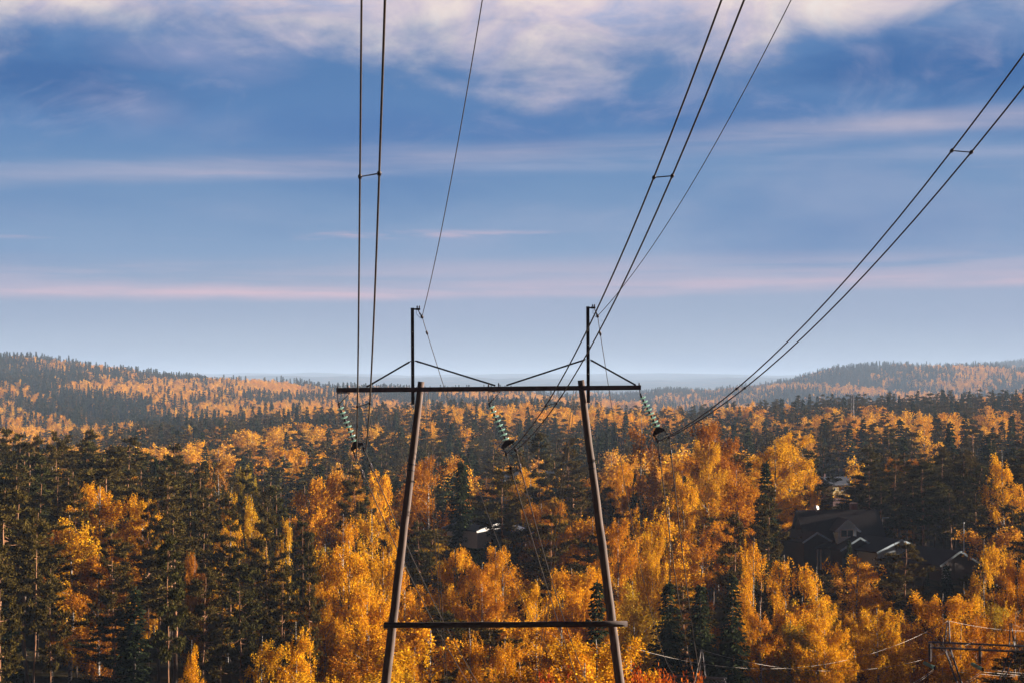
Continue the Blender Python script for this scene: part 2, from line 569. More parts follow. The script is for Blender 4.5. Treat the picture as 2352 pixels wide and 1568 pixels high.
def make_terrain():
    us = np.linspace(-0.75, 0.75, 181)
    ds = np.concatenate([np.linspace(-110, 60, 35), np.geomspace(64, 21000, 195)])
    V = np.zeros((len(ds), len(us), 3))
    for i, d in enumerate(ds):
        xs = us * max(d, 60.0) * (1.0 if d > 60 else 1.6)
        V[i, :, 0], V[i, :, 1] = xs, d
        V[i, :, 2] = ground(xs, np.full_like(xs, d))
    nv = len(us)
    idx = np.arange(len(ds) * nv).reshape(len(ds), nv)
    fs = np.stack([idx[:-1, :-1], idx[:-1, 1:], idx[1:, 1:], idx[1:, :-1]], -1).reshape(-1, 4)
    me = bpy.data.meshes.new('ground')
    me.from_pydata(V.reshape(-1, 3).tolist(), [], fs.tolist())
    me.polygons.foreach_set('use_smooth', [True] * len(me.polygons))
    me.materials.append(MATS['forest_floor'])
    o = bpy.data.objects.new('ground', me)
    COL.objects.link(o)
    tag(o, 'rolling forest floor running down into the valley and up the far hills', 'ground', kind='structure')


make_terrain()

# ---------------------------------------------------------------- the wooden portal tower
TY = 66.0


def Z1(zx, zy, Y=TY):                # points measured on the enlarged crossarm picture
    return atS(780 + zx / 2.502, 720 + zy / 2.502, Y)


def make_tower():
    root = empty('power_pole', (0, TY, gz(0, TY)), 0, 'weathered wooden twin-pole power line tower with steel crossarm and two upright peaks', 'power pole')
    inv = Vector(root.location)

    def B(mb, name, m):
        o = mb.build(name, m, root)
        o.location = -inv
        return o
    # poles
    for name, top, low in (('pole', Z1(683, 583, 66.09), at(886, 1568, 66.09)), ('pole', Z1(1680, 574, 66.09), at(1424, 1568, 66.09))):
        d = (low - top).normalized()
        t_end = (gz(low.x, 66) - 0.6 - top.z) / d.z
        mb = MB()
        n = 26
        rr = random.Random(int(top.x * 10))
        pts, rad = [], []
        for i in range(n):
            t = t_end * i / (n - 1)
            p = top + d * t + Vector((rr.uniform(-.008, .008), rr.uniform(-.008, .008), 0))
            pts.append(p)
            rad.append(0.112 + 0.0042 * t + rr.uniform(-.003, .003))
        mb.tube(pts, rad, 20)
        # bands, bolts and a number of drying cracks
        B(mb, name, 'pole_wood')
        mb = MB()
        for t in (2.75, 2.95):
            p = top + d * t
            mb.tube([p - d * 0.02, p + d * 0.02], 0.112 + 0.0042 * t + 0.006, 20)
        B(mb, 'pole_band', 'dark_steel')
    # crossarm: a steel channel in front of the poles
    a, b = Z1(152, 637, 65.86), Z1(2058, 620, 65.86)
    mb = MB()
    mb.bar(a, b, 0.012, 0.155)
    up = Vector((0, 0, 0.0715))
    for s_ in (1, -1):
        mb.bar(a + up * s_ + Vector((0, 0.044, 0)), b + up * s_ + Vector((0, 0.044, 0)), 0.076, 0.012)
    mb.bar(a + Vector((0.007, 0.044, 0)), a + Vector((-0.005, 0.044, 0)), 0.07, 0.131)
    B(mb, 'crossarm', 'painted_steel')
    for zx, zy in ((160, 620), (224, 618), (1105, 607), (1168, 605), (2046, 604)):
        mb = MB()
        p = Z1(zx, zy, 65.9)
        mb.tube([p + Vector((0, 0, -0.05)), p + Vector((0, 0, 0.075))], 0.017, 8)
        mb.tube([p + Vector((0, 0, 0.0)), p + Vector((0, 0, 0.03))], 0.028, 6)
        B(mb, 'hanger_bolt', 'dark_steel')
    for zx in (683, 1680):
        for dz in (-0.03, 0.03):
            mb = MB()
            p = Z1(zx, 628, 65.853) + Vector((dz * 1.4, 0, dz))
            mb.tube([p, p + Vector((0, -0.03, 0))], 0.02, 6)
            B(mb, 'pole_bolt', 'dark_steel')
    # peak posts with their top brackets
    for x0, yt, yb, bx, bolts in ((628, 125, 725, 678, (658, 672)), (1725, 116, 716, 1773, (1755, 1767))):
        top, bot = Z1(x0, yt, 65.985), Z1(x0 + 3, yb, 65.985)
        mb = MB()
        mb.bar(top, bot, 0.108, 0.05, upv=(0, 1, 0))
        post = B(mb, 'peak_post', 'dark_steel')
        mb = MB()
        q = Z1(bx, yt + 8, 65.985)
        s0 = Vector((top.x - 0.054, 65.985, q.z))
        mb.bar(s0 + Vector((0, -0.05, 0)), Vector((q.x, 65.935, q.z)), 0.05, 0.05)
        mb.box(Vector((q.x - 0.08, 65.935, q.z + 0.0)), (0.14, 0.08, 0.07))
        for bxx in bolts:
            p = Z1(bxx, yt + 2, 65.935)
            mb.tube([p, p + Vector((0, 0, 0.085))], 0.016, 8)
            mb.tube([p + Vector((0, 0, 0.03)), p + Vector((0, 0, 0.055))], 0.026, 6)
        o = mb.build('bracket', 'dark_steel', post)
        for k in range(5):
            mb = MB()
            p = top.lerp(bot, 0.25 + k * 0.15) + Vector((0.0, -0.024, 0))
            mb.tube([p, p + Vector((0, -0.014, 0))], 0.011, 6)
            mb.build('bolt', 'galvanised_steel', post)
        mb = MB()
        xl = Z1(x0 - 20, 458, 65.985)
        xr = Z1(x0 + 27, 458, 65.985)
        mb.tube([xl, xr], 0.007, 6)
        mb.build('tie_rod', 'galvanised_steel', post)
    # slanting braces
    for (x1, y1), (x2, y2) in (((610, 460), (340, 617)), ((652, 455), (1147, 608)), ((1705, 447), (1215, 607)), ((1747, 450), (2025, 605))):
        mb = MB()
        p, q = Z1(x1, y1, 65.985), Z1(x2, y2, 65.95)
        mb.angle(p, q, 0.055, 0.012, upv=(0, 1, 0))
        d = (p - q).normalized()
        mb.bar(p - d * 0.02, p + d * 0.05, 0.03, 0.07, upv=(0, 1, 0))
        for k in range(3):
            c = p - d * (0.04 + 0.05 * k) + Vector((0, 0, -0.03))
            mb.tube([c + Vector((0, -0.025, 0)), c + Vector((0, 0.02, 0))], 0.012, 6)
        B(mb, 'brace', 'dark_steel')
    # lower tie log across both poles
    mb = MB()
    a, b = at(881, 1435, 65.79), at(1441, 1432, 65.79)
    pts = [a.lerp(b, i / 10) + Vector((0, 0, 0.006 * math.sin(i * 2.1))) for i in range(11)]
    mb.tube(pts, [0.098 + 0.004 * math.sin(i * 3.7) for i in range(11)], 16)
    B(mb, 'tie_log', 'log_wood')


make_tower()


# ---------------------------------------------------------------- insulator strings
def make_insulator(hang, s_top, s_bot, yoke_l, yoke_r, clamps, label, vee):
    """hang: crossarm points; s_top/s_bot: string ends; all in the enlarged picture's pixels"""
    top, bot = Z1(*s_top, 65.92), Z1(*s_bot, 65.92)
    root = empty('insulator_string', hang[0], 0, label, 'insulator', 'glass insulator strings under the crossarm')
    inv = Vector(root.location)

    def B(mb, name, m, par=None):
        o = mb.build(name, m, par or root)
        if not par:
            o.location = -inv
        return o
    d = (bot - top).normalized()
    mb = MB()
    neck = top - d * 0.05
    for h in hang:
        mb.tube([h, neck], 0.014, 8)
    if vee:
        mb.tube([hang[0], hang[1]], 0.012, 8)
    mb.box(neck, (0.05, 0.05, 0.07))
    mb.tube([neck, top + d * 0.02], 0.02, 8)
    B(mb, 'hanger', 'dark_steel')
    n = 8
    L = (bot - top).length
    pitch = L / n
    for i in range(n):
        c = top + d * (pitch * (i + 0.5))
        mb = MB()
        mb.lathe(c, c + d, [(-0.012, 0.03), (-0.008, 0.085), (0.006, 0.125), (0.02, 0.131), (0.028, 0.126), (0.022, 0.10), (0.03, 0.09), (0.022, 0.065), (0.03, 0.03)], 20)
        disc = B(mb, 'glass_disc', 'insulator_glass')
        mb = MB()
        mb.lathe(c, c + d, [(-pitch * 0.62, 0.018), (-pitch * 0.5, 0.04), (-0.02, 0.046), (-0.013, 0.036)], 12)
        mb.tube([c + d * 0.02, c + d * (pitch * 0.5)], 0.014, 8)
        B(mb, 'cap', 'dark_steel', disc)
    # yoke plate: a thick triangular plate with rounded ends
    yl, yr = Z1(*yoke_l, 65.92), Z1(*yoke_r, 65.92)
    mid = (yl + yr) / 2
    e = (yr - yl).normalized()
    up = Vector((0, -1, 0)).cross(e)
    if up.dot(-d) < 0:
        up = -up
    mb = MB()
    prof = [(yl - e * 0.05 - up * 0.06), (yl - e * 0.045 + up * 0.01), (yl + e * 0.03 + up * 0.07), (bot - d * 0.03 - e * 0.05), (bot - d * 0.03 + e * 0.05), (yr - e * 0.03 + up * 0.06), (yr + e * 0.045 + up * 0.02), (yr + e * 0.04 - up * 0.05)]
    vs = [p + Vector((0, -0.03, 0)) for p in prof] + [p + Vector((0, 0.03, 0)) for p in prof]
    m_ = len(prof)
    fs = [tuple(range(m_)), tuple(range(2 * m_ - 1, m_ - 1, -1))] + [(i, i + m_, (i + 1) % m_ + m_, (i + 1) % m_) for i in range(m_)]
    mb.add(vs, fs)
    B(mb, 'yoke_plate', 'dark_steel')
    # links and suspension clamps
    for y_, c_ in zip((yl, yr), clamps):
        mb = MB()
        mb.tube([y_ - up * 0.02, y_.lerp(c_, 0.5) + Vector((0.012, 0, 0)), c_], 0.0105, 8)
        for t in (0.3, 0.6):
            p = y_.lerp(c_, t)
            mb.box(p, (0.06, 0.05, 0.045))
        lk = B(mb, 'link', 'dark_steel')
        mb = MB()
        mb.lathe(c_ + Vector((-0.02, -0.14, 0.05)), c_ + Vector((0.02, 0.14, -0.05)), [(0, 0.018), (0.05, 0.035), (0.11, 0.05), (0.15, 0.062), (0.19, 0.05), (0.25, 0.032), (0.29, 0.018)], 10)
        mb.box(c_ + Vector((0, 0, 0.035)), (0.09, 0.12, 0.06))
        B(mb, 'suspension_clamp', 'dark_steel')


def S(x, y, Y=TY):
    return atS(x, y, Y)


CL = {  # clamp points the conductors hang in
    'l1': S(889, 1139, 65.9), 'l2': S(911, 1123, 65.9),
    'm1': S(1266, 1134, 65.9), 'm2': S(1290, 1124, 65.9),
    'r1': S(1645, 1103, 65.9), 'r2': S(1673, 1092, 65.9)}
make_insulator([Z1(157, 655, 65.9), Z1(236, 655, 65.9)], (170, 735), (266, 965), (250, 1003), (312, 972), [CL['l1'], CL['l2']],
               'glass insulator string on a triangular hanger at the bare crossarm end over the golden wood', True)
make_insulator([Z1(1100, 646, 65.9), Z1(1178, 646, 65.9)], (1112, 730), (1217, 955), (1192, 990), (1253, 958), [CL['m1'], CL['m2']],
               'glass insulator string on a triangular hanger under the middle of the crossarm between the poles', True)
make_insulator([Z1(2048, 636, 65.9)], (2058, 672), (2160, 872), (2136, 912), (2196, 882), [CL['r1'], CL['r2']],
               'glass insulator string hung straight from the crossarm end without a triangular hanger', False)


# ---------------------------------------------------------------- conductors
def wire_fit(T, k, pix, sign=-1, deg=2):
    """wire in a vertical plane through T: x = T.x + k*(T.y - Y); heights from where it is seen. Returns z(Y) coefficients about T"""
    ys, zs = [], []
    for sx, sy in pix:
        d = ray(sx * K, sy * K)
        u, v = d.x / d.y, d.z / d.y
        Y = (T.x + k * T.y) / (u + k)
        ys.append(Y)
        zs.append(CAMZ + v * Y)
    ys, zs = np.array(ys), np.array(zs)
    t = ys - T.y
    A = np.stack([t, t * t], 1) if deg == 2 else t[:, None]
    c, *_ = np.linalg.lstsq(A, zs - T.z, rcond=None)
    if deg == 1:
        c = np.array([c[0], 0.0])
    return c


def wire_pt(T, k, c, Y):
    t = Y - T.y
    return Vector((T.x + k * (T.y - Y), Y, T.z + c[0] * t + c[1] * t * t))


INC = {
    'l1': (0.081, [(903, 0), (901, 441), (897.5, 720), (894, 950)]),
    'l2': (0.081, [(962, 0), (948, 434), (939, 720), (927, 940)]),
    'm1': (0.109, [(1804.6, 0), (1634.8, 444), (1515.4, 720), (1423.5, 909.8), (1366.3, 1014.6)]),
    'm2': (0.109, [(1862, 0), (1677, 440), (1555.4, 720), (1451, 910), (1393.5, 1007)]),
    'r1': (0.16, [(2560, 136), (2379, 376.6), (1841.6, 970.9)]),
    'r2': (0.16, [(2560, 222), (2423, 381), (1864.4, 968.7)]),
}
OUT = {  # after the tower the line bends and drops into the valley
    'l1': (-0.088, [(990, 1365), (1084, 1554), (1172, 1707)]),
    'l2': (-0.090, [(996, 1318), (1105, 1545), (1195, 1707)]),
    'm1': (-0.100, [(1333, 1345), (1390, 1545), (1437, 1680)]),
    'm2': (-0.100, [(1322, 1258), (1368, 1407), (1470, 1707)]),
    'r1': (-0.118, [(1672, 1354), (1712, 1570), (1735, 1692)]),
    'r2': (-0.118, [(1699, 1338), (1731, 1560), (1753, 1707)]),
}
WNAME = {'l1': 'over the bare crossarm end, outer one of its pair', 'l2': 'over the bare crossarm end, inner one of its pair',
         'm1': 'under the middle of the crossarm, near pole side of its pair', 'm2': 'under the middle of the crossarm, upper one of its pair',
         'r1': 'by the straight-hung insulator, upper one of its pair', 'r2': 'by the straight-hung insulator, lower one of its pair'}
WIRES = {}
for key, (k, pix) in INC.items():
    T = CL[key]
    c = wire_fit(T, k, pix)
    WIRES[key] = (T, k, c)
    ko, po = OUT[key]
    co = wire_fit(T, ko, po)
    pts = [wire_pt(T, k, c, Y) for Y in np.linspace(-45, TY - 0.1, 70)]
    # a short curved saddle through the clamp, then the falling span
    pts += [wire_pt(T, ko, co, Y) for Y in np.linspace(TY + 0.05, 124, 50)]
    mb = MB()
    mb.tube(pts, 0.0185, 6)
    # armour rods and vibration dampers near the clamp
    root = mb.build('conductor', 'old_cable')
    tag(root, 'dark power conductor held ' + WNAME[key], 'power line', 'conductors of the wooden tower line')
    for Yd in (67.1, ):
        mb = MB()
        p, q = wire_pt(T, ko, co, Yd), wire_pt(T, ko, co, Yd + 0.45)
        mb.tube([p, p.lerp(q, 0.2), p.lerp(q, 0.8), q], [0.016, 0.045, 0.045, 0.016], 8)
        p2 = p + Vector((0, 0, -0.09))
        q2 = q + Vector((0, 0, -0.09))
        mb.tube([p2, q2], 0.012, 6)
        mb.tube([p2 - (q2 - p2) * 0.1, p2 + (q2 - p2) * 0.25], 0.035, 8)
        mb.tube([q2 - (q2 - p2) * 0.25, q2 + (q2 - p2) * 0.1], 0.035, 8)
        mb.bar(p.lerp(q, 0.5), p2.lerp(q2, 0.5), 0.03, 0.03)
        mb.build('vibration_damper', 'dark_steel', root)


def wire_at_row(key, sy):
    T, k, c = WIRES[key]
    lo, hi = 8.0, TY
    for _ in range(50):
        m_ = (lo + hi) / 2
        if proj(wire_pt(T, k, c, m_))[1] < sy * K:
            lo = m_
        else:
            hi = m_
    return wire_pt(T, k, c, (lo + hi) / 2)


for a, ya, b, yb, lab in (('l1', 442, 'l2', 434, 'upper spacer joining the conductor pair above the bare crossarm end'),
                          ('l1', 1016, 'l2', 1007, 'lower spacer on the bare-end conductor pair, just below the crossarm'),
                          ('m1', 444, 'm2', 440, 'upper spacer joining the middle conductor pair high in the sky'),
                          ('m1', 1014, 'm2', 1007, 'lower spacer on the middle conductor pair beside the tower pole'),
                          ('r1', 377, 'r2', 381, 'upper spacer on the outermost conductor pair high in the clouds'),
                          ('r1', 971, 'r2', 969, 'lower spacer on the outermost conductor pair against the hazy hill')):
    p, q = wire_at_row(a, ya), wire_at_row(b, yb)
    mb = MB()
    mb.tube([p, q], 0.0125, 6)
    root = mb.build('line_spacer', 'dark_steel')
    tag(root, lab, 'spacer', 'spacers between paired conductors')
    for e, w_ in ((p, a), (q, b)):
        T, k, c = WIRES[w_]
        n_ = wire_pt(T, k, c, e.y + 0.1) - wire_pt(T, k, c, e.y - 0.1)
        n_.normalize()
        mb = MB()
        mb.tube([e - n_ * 0.07, e - n_ * 0.03, e + n_ * 0.03, e + n_ * 0.07], [0.022, 0.038, 0.038, 0.022], 8)
        mb.build('clamp', 'dark_steel', root)

# earth wires
for T, k, pix, ko, po, lab, chain in (
        (S(1055, 792, 65.9), 0.09, [(1205, 0), (1170, 218), (1132, 435), (1088, 642)], -0.107,
         [(1102, 1014), (1181, 1180), (1203, 1240), (1260, 1385), (1333, 1550), (1386, 1641), (1452, 1707)], 'thin shield wire on the peak post nearer the bare crossarm end',
         [Z1(665, 140, 65.935), Z1(672, 155, 65.93), S(1055, 792, 65.9)]),
        (S(1494, 790, 65.9), 0.12, [(1979, 0), (1785, 359), (1698, 517), (1556, 718)], -0.125,
         [(1551, 1140), (1570, 1255), (1585, 1354), (1616, 1473), (1662, 1634), (1685, 1691)], 'thin shield wire on the peak post crossed by the middle conductors',
         [Z1(1768, 132, 65.935), Z1(1774, 150, 65.93), S(1494, 790, 65.9)])):
    c = wire_fit(T, k, pix)
    co = wire_fit(T, ko, po)
    pts = [wire_pt(T, k, c, Y) for Y in np.linspace(-45, TY - 0.1, 70)] + [wire_pt(T, ko, co, Y) for Y in np.linspace(TY + 0.05, 122, 50)]
    mb = MB()
    mb.tube(pts, 0.0115, 6)
    root = mb.build('shield_wire', 'old_cable')
    tag(root, lab, 'power line', 'shield wires of the wooden tower line')
    mb = MB()
    mb.tube(chain, 0.014, 8)
    for t in (0.25, 0.6):
        p = chain[1].lerp(chain[2], t)
        mb.box(p, (0.05, 0.04, 0.05))
    mb.lathe(T + Vector((-0.015, -0.1, 0.05)), T + Vector((0.015, 0.1, -0.05)), [(0, 0.015), (0.06, 0.04), (0.12, 0.055), (0.18, 0.04), (0.24, 0.012)], 10)
    mb.tube([chain[0] + Vector((-0.05, -0.02, 0)), chain[0] + Vector((-0.06, -0.02, -0.12)), T + Vector((-0.05, 0, -0.05)), T], 0.006, 6)
    mb.build('suspension_clamp', 'dark_steel', root)
    mb = MB()
    p, q = wire_pt(T, ko, co, 66.85), wire_pt(T, ko, co, 67.15)
    mb.tube([p, p.lerp(q, 0.3), p.lerp(q, 0.7), q], [0.012, 0.04, 0.04, 0.012], 8)
    mb.build('vibration_damper', 'dark_steel', root)

# guy wires
for a, b, lab in ((Z1(703, 645, 66.15), (-2.35, 86), 'guy wire from the pole nearer the bare crossarm end, inner strand'),
                  (Z1(727, 645, 66.05), (-2.25, 84), 'guy wire from the pole nearer the bare crossarm end, outer strand'),
                  (Z1(1652, 640, 66.15), (0.20, 86), 'guy wire from the pole by the straight-hung insulator, nearer strand'),
                  (Z1(1636, 640, 66.05), (0.05, 84), 'guy wire from the pole by the straight-hung insulator, farther strand')):
    mb = MB()
    e = Vector((b[0], b[1], gz(*b)))
    mb.tube([a.lerp(e, i / 12) - Vector((0, 0, 0.10 * math.sin(math.pi * i / 12))) for i in range(13)], 0.0095, 6)
    o = mb.build('guy_wire', 'old_cable')
    tag(o, lab, 'guy wire', 'guy wires of the wooden tower')


# ---------------------------------------------------------------- lattice pylons of the second line
def lattice(mb, a, b, w0, w1, axis1, axis2, bays, r=0.035, d_=0.022):
    """a square lattice mast from a to b, width w0 to w1"""
    a, b = Vector(a), Vector(b)
    x, y = Vector(axis1), Vector(axis2)

    def cor(t, i):
        w = (w0 + (w1 - w0) * t) / 2
        sx, sy = ((-1, -1), (1, -1), (1, 1), (-1, 1))[i]
        return a.lerp(b, t) + x * (w * sx) + y * (w * sy)
    for i in range(4):
        mb.bar(cor(0, i), cor(1, i), r * 2, r * 2)
    for k in range(bays):
        t0, t1 = k / bays, (k + 1) / bays
        for i in range(4):
            j = (i + 1) % 4
            if k % 2:
                mb.bar(cor(t0, i), cor(t1, j), d_ * 2, d_)
            else:
                mb.bar(cor(t0, j), cor(t1, i), d_ * 2, d_)
            mb.bar(cor(t1, i), cor(t1, j), d_ * 1.6, d_)


def make_pylon(loc, rz, label):
    """V-legged lattice portal; local origin at the base, crossarm along local x at 9 m"""
    root = empty('lattice_pylon', loc, rz, label, 'pylon', 'lattice pylons of the line in the valley')
    H = 8.9
    mb = MB()
    L0, L1 = -5.4, 5.4
    # crossarm truss: four chords with X bracing
    for y in (-0.28, 0.28):
        for z in (0, 0.6):
            mb.bar((L0, y, H + z), (L1, y, H + z), 0.13, 0.13)
    n = 18
    for i in range(n):
        x0, x1 = L0 + (L1 - L0) * i / n, L0 + (L1 - L0) * (i + 1) / n
        for y in (-0.285, 0.285):
            mb.bar((x0, y, H + 0.02), (x1, y, H + 0.58), 0.06, 0.03)
            mb.bar((x0, y * 1.1, H + 0.58), (x1, y * 1.1, H + 0.02), 0.045, 0.03)
        mb.bar((x0, -0.28, H + 0.6), (x1, 0.28, H + 0.62), 0.04, 0.03)
    mb.build('crossarm', 'weathered_galvanised', root)
    for sx in (-1, 1):
        mb = MB()
        lattice(mb, (sx * 3.42, 0, H + 0.6), (sx * 3.30, 0, H + 3.0), 0.55, 0.16, (1, 0, 0), (0, 1, 0), 5)
        pk = mb.build('peak', 'weathered_galvanised', root)
        mb = MB()
        lattice(mb, (sx * 3.42, 0, H), (sx * 0.35, 0, 0.0), 0.58, 0.4, (1, 0, 0), (0, 1, 0), 10, 0.045)
        mb.build('leg', 'weathered_galvanised', root)
    for x in (-5.3, 0.05, 5.3):
        mb = MB()
        mb.box((x, 0, H - 0.55), (0.26, 0.20, 1.9))
        mb.bar((x + 0.22, -0.05, H + 0.3), (x + 0.20, -0.05, H - 1.4), 0.05, 0.05)
        mb.build('hanger_post', 'weathered_galvanised', root)
    mb = MB()
    mb.box((0, 0, -1.1), (1.6, 1.2, 2.6))
    mb.build('footing', 'brick_plinth', root)
    root.scale = (PS, PS, PS)
    return root


DB, DA = 165.0, 134.0
PS = DB / 215.0
pb_tipL, pb_tipR = S(2372.5, 1551, DB + 1.3), S(2525, 1555.5, DB - 1.3)
pc = (pb_tipL + pb_tipR) / 2
RZB = -math.atan2(2.3, 6.2)
pyB = make_pylon((pc.x, pc.y, pc.z - 11.9 * PS), RZB, 'dark lattice pylon with V legs standing among orange birches')
pa_L, pa_R = S(1569.9, 1617, DA + 1.3), S(1757, 1620, DA - 1.3)
pa = (pa_L + pa_R) / 2
pyA = make_pylon((pa.x, pa.y, pa.z - 11.9 * PS), RZB, 'lattice pylon of which only the two peaks rise beside the wooden pole foot')


def loc2w(root, p):
    p = [v * PS for v in p]
    c, s_ = math.cos(root.rotation_euler[2]), math.sin(root.rotation_euler[2])
    return Vector((root.location[0] + p[0] * c - p[1] * s_, root.location[1] + p[0] * s_ + p[1] * c, root.location[2] + p[2]))


def sagwire(name, a, b, sag, rad, m, label, cat, group, n=40):
    mb = MB()
    a, b = Vector(a), Vector(b)
    mb.tube([a.lerp(b, i / n) - Vector((0, 0, sag * 4 * (i / n) * (1 - i / n))) for i in range(n + 1)], rad, 6)
    return tag(mb.build(name, m), label, cat, group)


GL = 'bright wires of the valley line'
tipB = [loc2w(pyB, (s_ * 3.30, -0.1, 11.9)) for s_ in (-1, 1)]
tipA = [loc2w(pyA, (s_ * 3.30, -0.1, 11.9)) for s_ in (-1, 1)]
sagwire('shield_wire', tipA[0], tipB[0], 2.6, 0.0105, 'bright_cable', 'sunlit shield wire sagging between the pylons, farther of the two', 'power line', GL)
sagwire('shield_wire', tipA[1], tipB[1], 2.5, 0.0105, 'bright_cable', 'sunlit shield wire sagging between the pylons, nearer of the two', 'power line', GL)
sagwire('shield_wire', tipB[0], S(2760, 1553, 200), 0.9, 0.0105, 'bright_cable', 'level shield wire running out of view from the farther peak of the V-legged pylon', 'power line', GL)
sagwire('shield_wire', tipB[1], S(2760, 1560, 192), 0.9, 0.0105, 'bright_cable', 'level shield wire running out of view from the nearer peak of the V-legged pylon', 'power line', GL)
sagwire('shield_wire', tipA[0], S(1440, 1850, 88), 0.8, 0.0105, 'bright_cable', 'shield wire dropping from the half-hidden pylon peak just beside the wooden pole', 'power line', GL)
sagwire('shield_wire', tipA[1], S(1668, 1900, 85), 0.8, 0.0105, 'bright_cable', 'shield wire dropping from the half-hidden pylon peak among dark spruces', 'power line', GL)


def tension_string(a, b, label):
    """near-level strain insulator with glass discs"""
    root = empty('insulator_string', a, 0, label, 'insulator', 'strain insulators of the lattice pylon')
    inv = Vector(a)
    a, b = Vector(a), Vector(b)
    d = (b - a).normalized()
    L = (b - a).length
    mb = MB()
    mb.tube([a, b], 0.03, 8)
    mb.box(b, (0.16, 0.1, 0.3))
    o = mb.build('strain_rod', 'dark_steel', root)
    o.location = -inv
    n = 9
    for i in range(n):
        c = a + d * (L * (0.12 + 0.78 * i / (n - 1)))
        mb = MB()
        mb.lathe(c, c + d, [(-0.03, 0.05), (-0.02, 0.13), (0.02, 0.155), (0.03, 0.13), (0.02, 0.05)], 14)
        o = mb.build('glass_disc', 'insulator_glass', root)
        o.location = -inv


def Z5(zx, zy, Y=DB):
    return atS(2220 + zx / 6.918, 1520 + zy / 6.918, Y)


for (x0, y0), (x1, y1), lab, Y in (((600, 925), (805, 1025), 'green strain insulator string at the free end of the pylon crossarm', DB - 1.5), ((1430, 945), (1640, 1055), 'green strain insulator string below the middle of the pylon crossarm', DB - 3)):
    tension_string(Z5(x0, y0, Y), Z5(x1, y1, Y - 1.2), lab)
for i, (a, b, lab) in enumerate((
        (Z5(815, 1015, DB - 2.7), Z5(3400, 1165, DB + 14), 'upper level conductor leaving the free-end strain insulator'),
        (Z5(815, 1050, DB - 2.7), Z5(3400, 1215, DB + 14), 'lower level conductor leaving the free-end strain insulator'),
        (Z5(1650, 1040, DB - 4.2), Z5(3400, 1140, DB + 14), 'upper level conductor leaving the middle strain insulator'),
        (Z5(1650, 1085, DB - 4.2), Z5(3400, 1190, DB + 14), 'lower level conductor leaving the middle strain insulator'),
        (Z5(800, 1035, DB - 2.7), Z5(0, 1500, DA + 14), 'slanting conductor falling away from the free-end strain insulator, upper of two'),
        (Z5(800, 1065, DB - 2.7), Z5(60, 1510, DA + 14), 'slanting conductor falling away from the free-end strain insulator, lower of two'),
        (Z5(1640, 1062, DB - 4.2), Z5(800, 1540, DA + 16), 'slanting conductor falling away from the middle strain insulator, upper of two'),
        (Z5(1640, 1095, DB - 4.2), Z5(860, 1560, DA + 16), 'slanting conductor falling away from the middle strain insulator, lower of two'))):
    sagwire('conductor', a, b, 0.2, 0.0105, 'bright_cable', lab, 'power line', GL)


# ---------------------------------------------------------------- telecom mast on the ridge
def make_mast():
    p = at(1958, 1008, 720)
    base = gz(p.x, 720)
    top = at(1958, 905, 720).z
    root = empty('telecom_mast', (p.x, 720, base), 0, 'slim lattice telecom mast rising out of the golden ridge wood', 'mast')
    H = top - base
    mb = MB()
    lattice(mb, (0, 0, 0), (0, 0, H), 1.1, 0.75, (1, 0, 0), (0, 1, 0), 24, 0.05, 0.035)
    mb.build('mast_body', 'weathered_galvanised', root)
    for dz in (-0.8, -2.4):
        for an in range(3):
            c, s_ = math.cos(an * 2.1 + 0.4), math.sin(an * 2.1 + 0.4)
            mb = MB()
            mb.box((c * 0.75, s_ * 0.75, H + dz), (0.32, 0.3, 1.3))
            mb.bar((c * 0.3, s_ * 0.3, H + dz), (c * 0.65, s_ * 0.65, H + dz), 0.06, 0.06)
            mb.build('antenna_panel', 'weathered_galvanised', root)
    mb = MB()
    for x in (-0.25, 0.25):
        mb.tube([(x, 0, H), (x, 0, H + 1.6)], 0.04, 6)
    mb.build('whip_antenna', 'dark_steel', root)


make_mast()


# ---------------------------------------------------------------- houses
def gable_roof(mb, w, d, eave, ridge, over=0.4, th=0.16, mi=0):
    """ridge along local y; two slabs"""
    hw = w / 2 + over
    z0 = eave - over * (ridge - eave) / (w / 2)
    y0, y1 = -d / 2 - over, d / 2 + over
    for s_ in (-1, 1):
        vs = [(s_ * hw, y0, z0), (s_ * hw, y1, z0), (0.0, y1, ridge), (0.0, y0, ridge)]
        t = th
        vs2 = [(x, y, z + t) for x, y, z in vs]
        mb.add(vs + vs2, [(0, 1, 2, 3), (7, 6, 5, 4), (0, 4, 5, 1), (1, 5, 6, 2), (2, 6, 7, 3), (3, 7, 4, 0)], mi)
    return hw, z0, y0, y1


def gable_walls(mb, w, d, eave, ridge, mi=0):
    x, y = w / 2, d / 2
    vs = [(-x, -y, 0), (x, -y, 0), (x, y, 0), (-x, y, 0), (-x, -y, eave), (x, -y, eave), (x, y, eave), (-x, y, eave), (0, -y, ridge - 0.01), (0, y, ridge - 0.01)]
    mb.add(vs, [(0, 1, 5, 8, 4), (2, 3, 7, 9, 6), (1, 2, 6, 5), (3, 0, 4, 7)], mi)


def rakes(mb, hw, z0, ridge, y, th=0.22, mi=0):
    for s_ in (-1, 1):
        mb.bar((s_ * (hw + 0.02), y, z0 + 0.05), (-s_ * 0.02, y, ridge + 0.05), 0.05, th, mi)


def window(parent, c, w, h, frame='white_board', ny=-1):
    mb = MB()
    y = c[1] + ny * 0.03
    for x in (-w / 2, w / 2, 0):
        mb.box((c[0] + x, y, c[2]), (0.09, 0.08, h + 0.09))
    for z in (-h / 2, h / 2):
        mb.box((c[0], y, c[2] + z), (w - 0.09, 0.078, 0.09))
    o = mb.build('window', frame, parent)
    mb = MB()
    mb.box((c[0], c[1] + ny * 0.015, c[2]), (w - 0.08, 0.03, h - 0.08))
    mb.build('pane', 'window_glass', o)
    return o


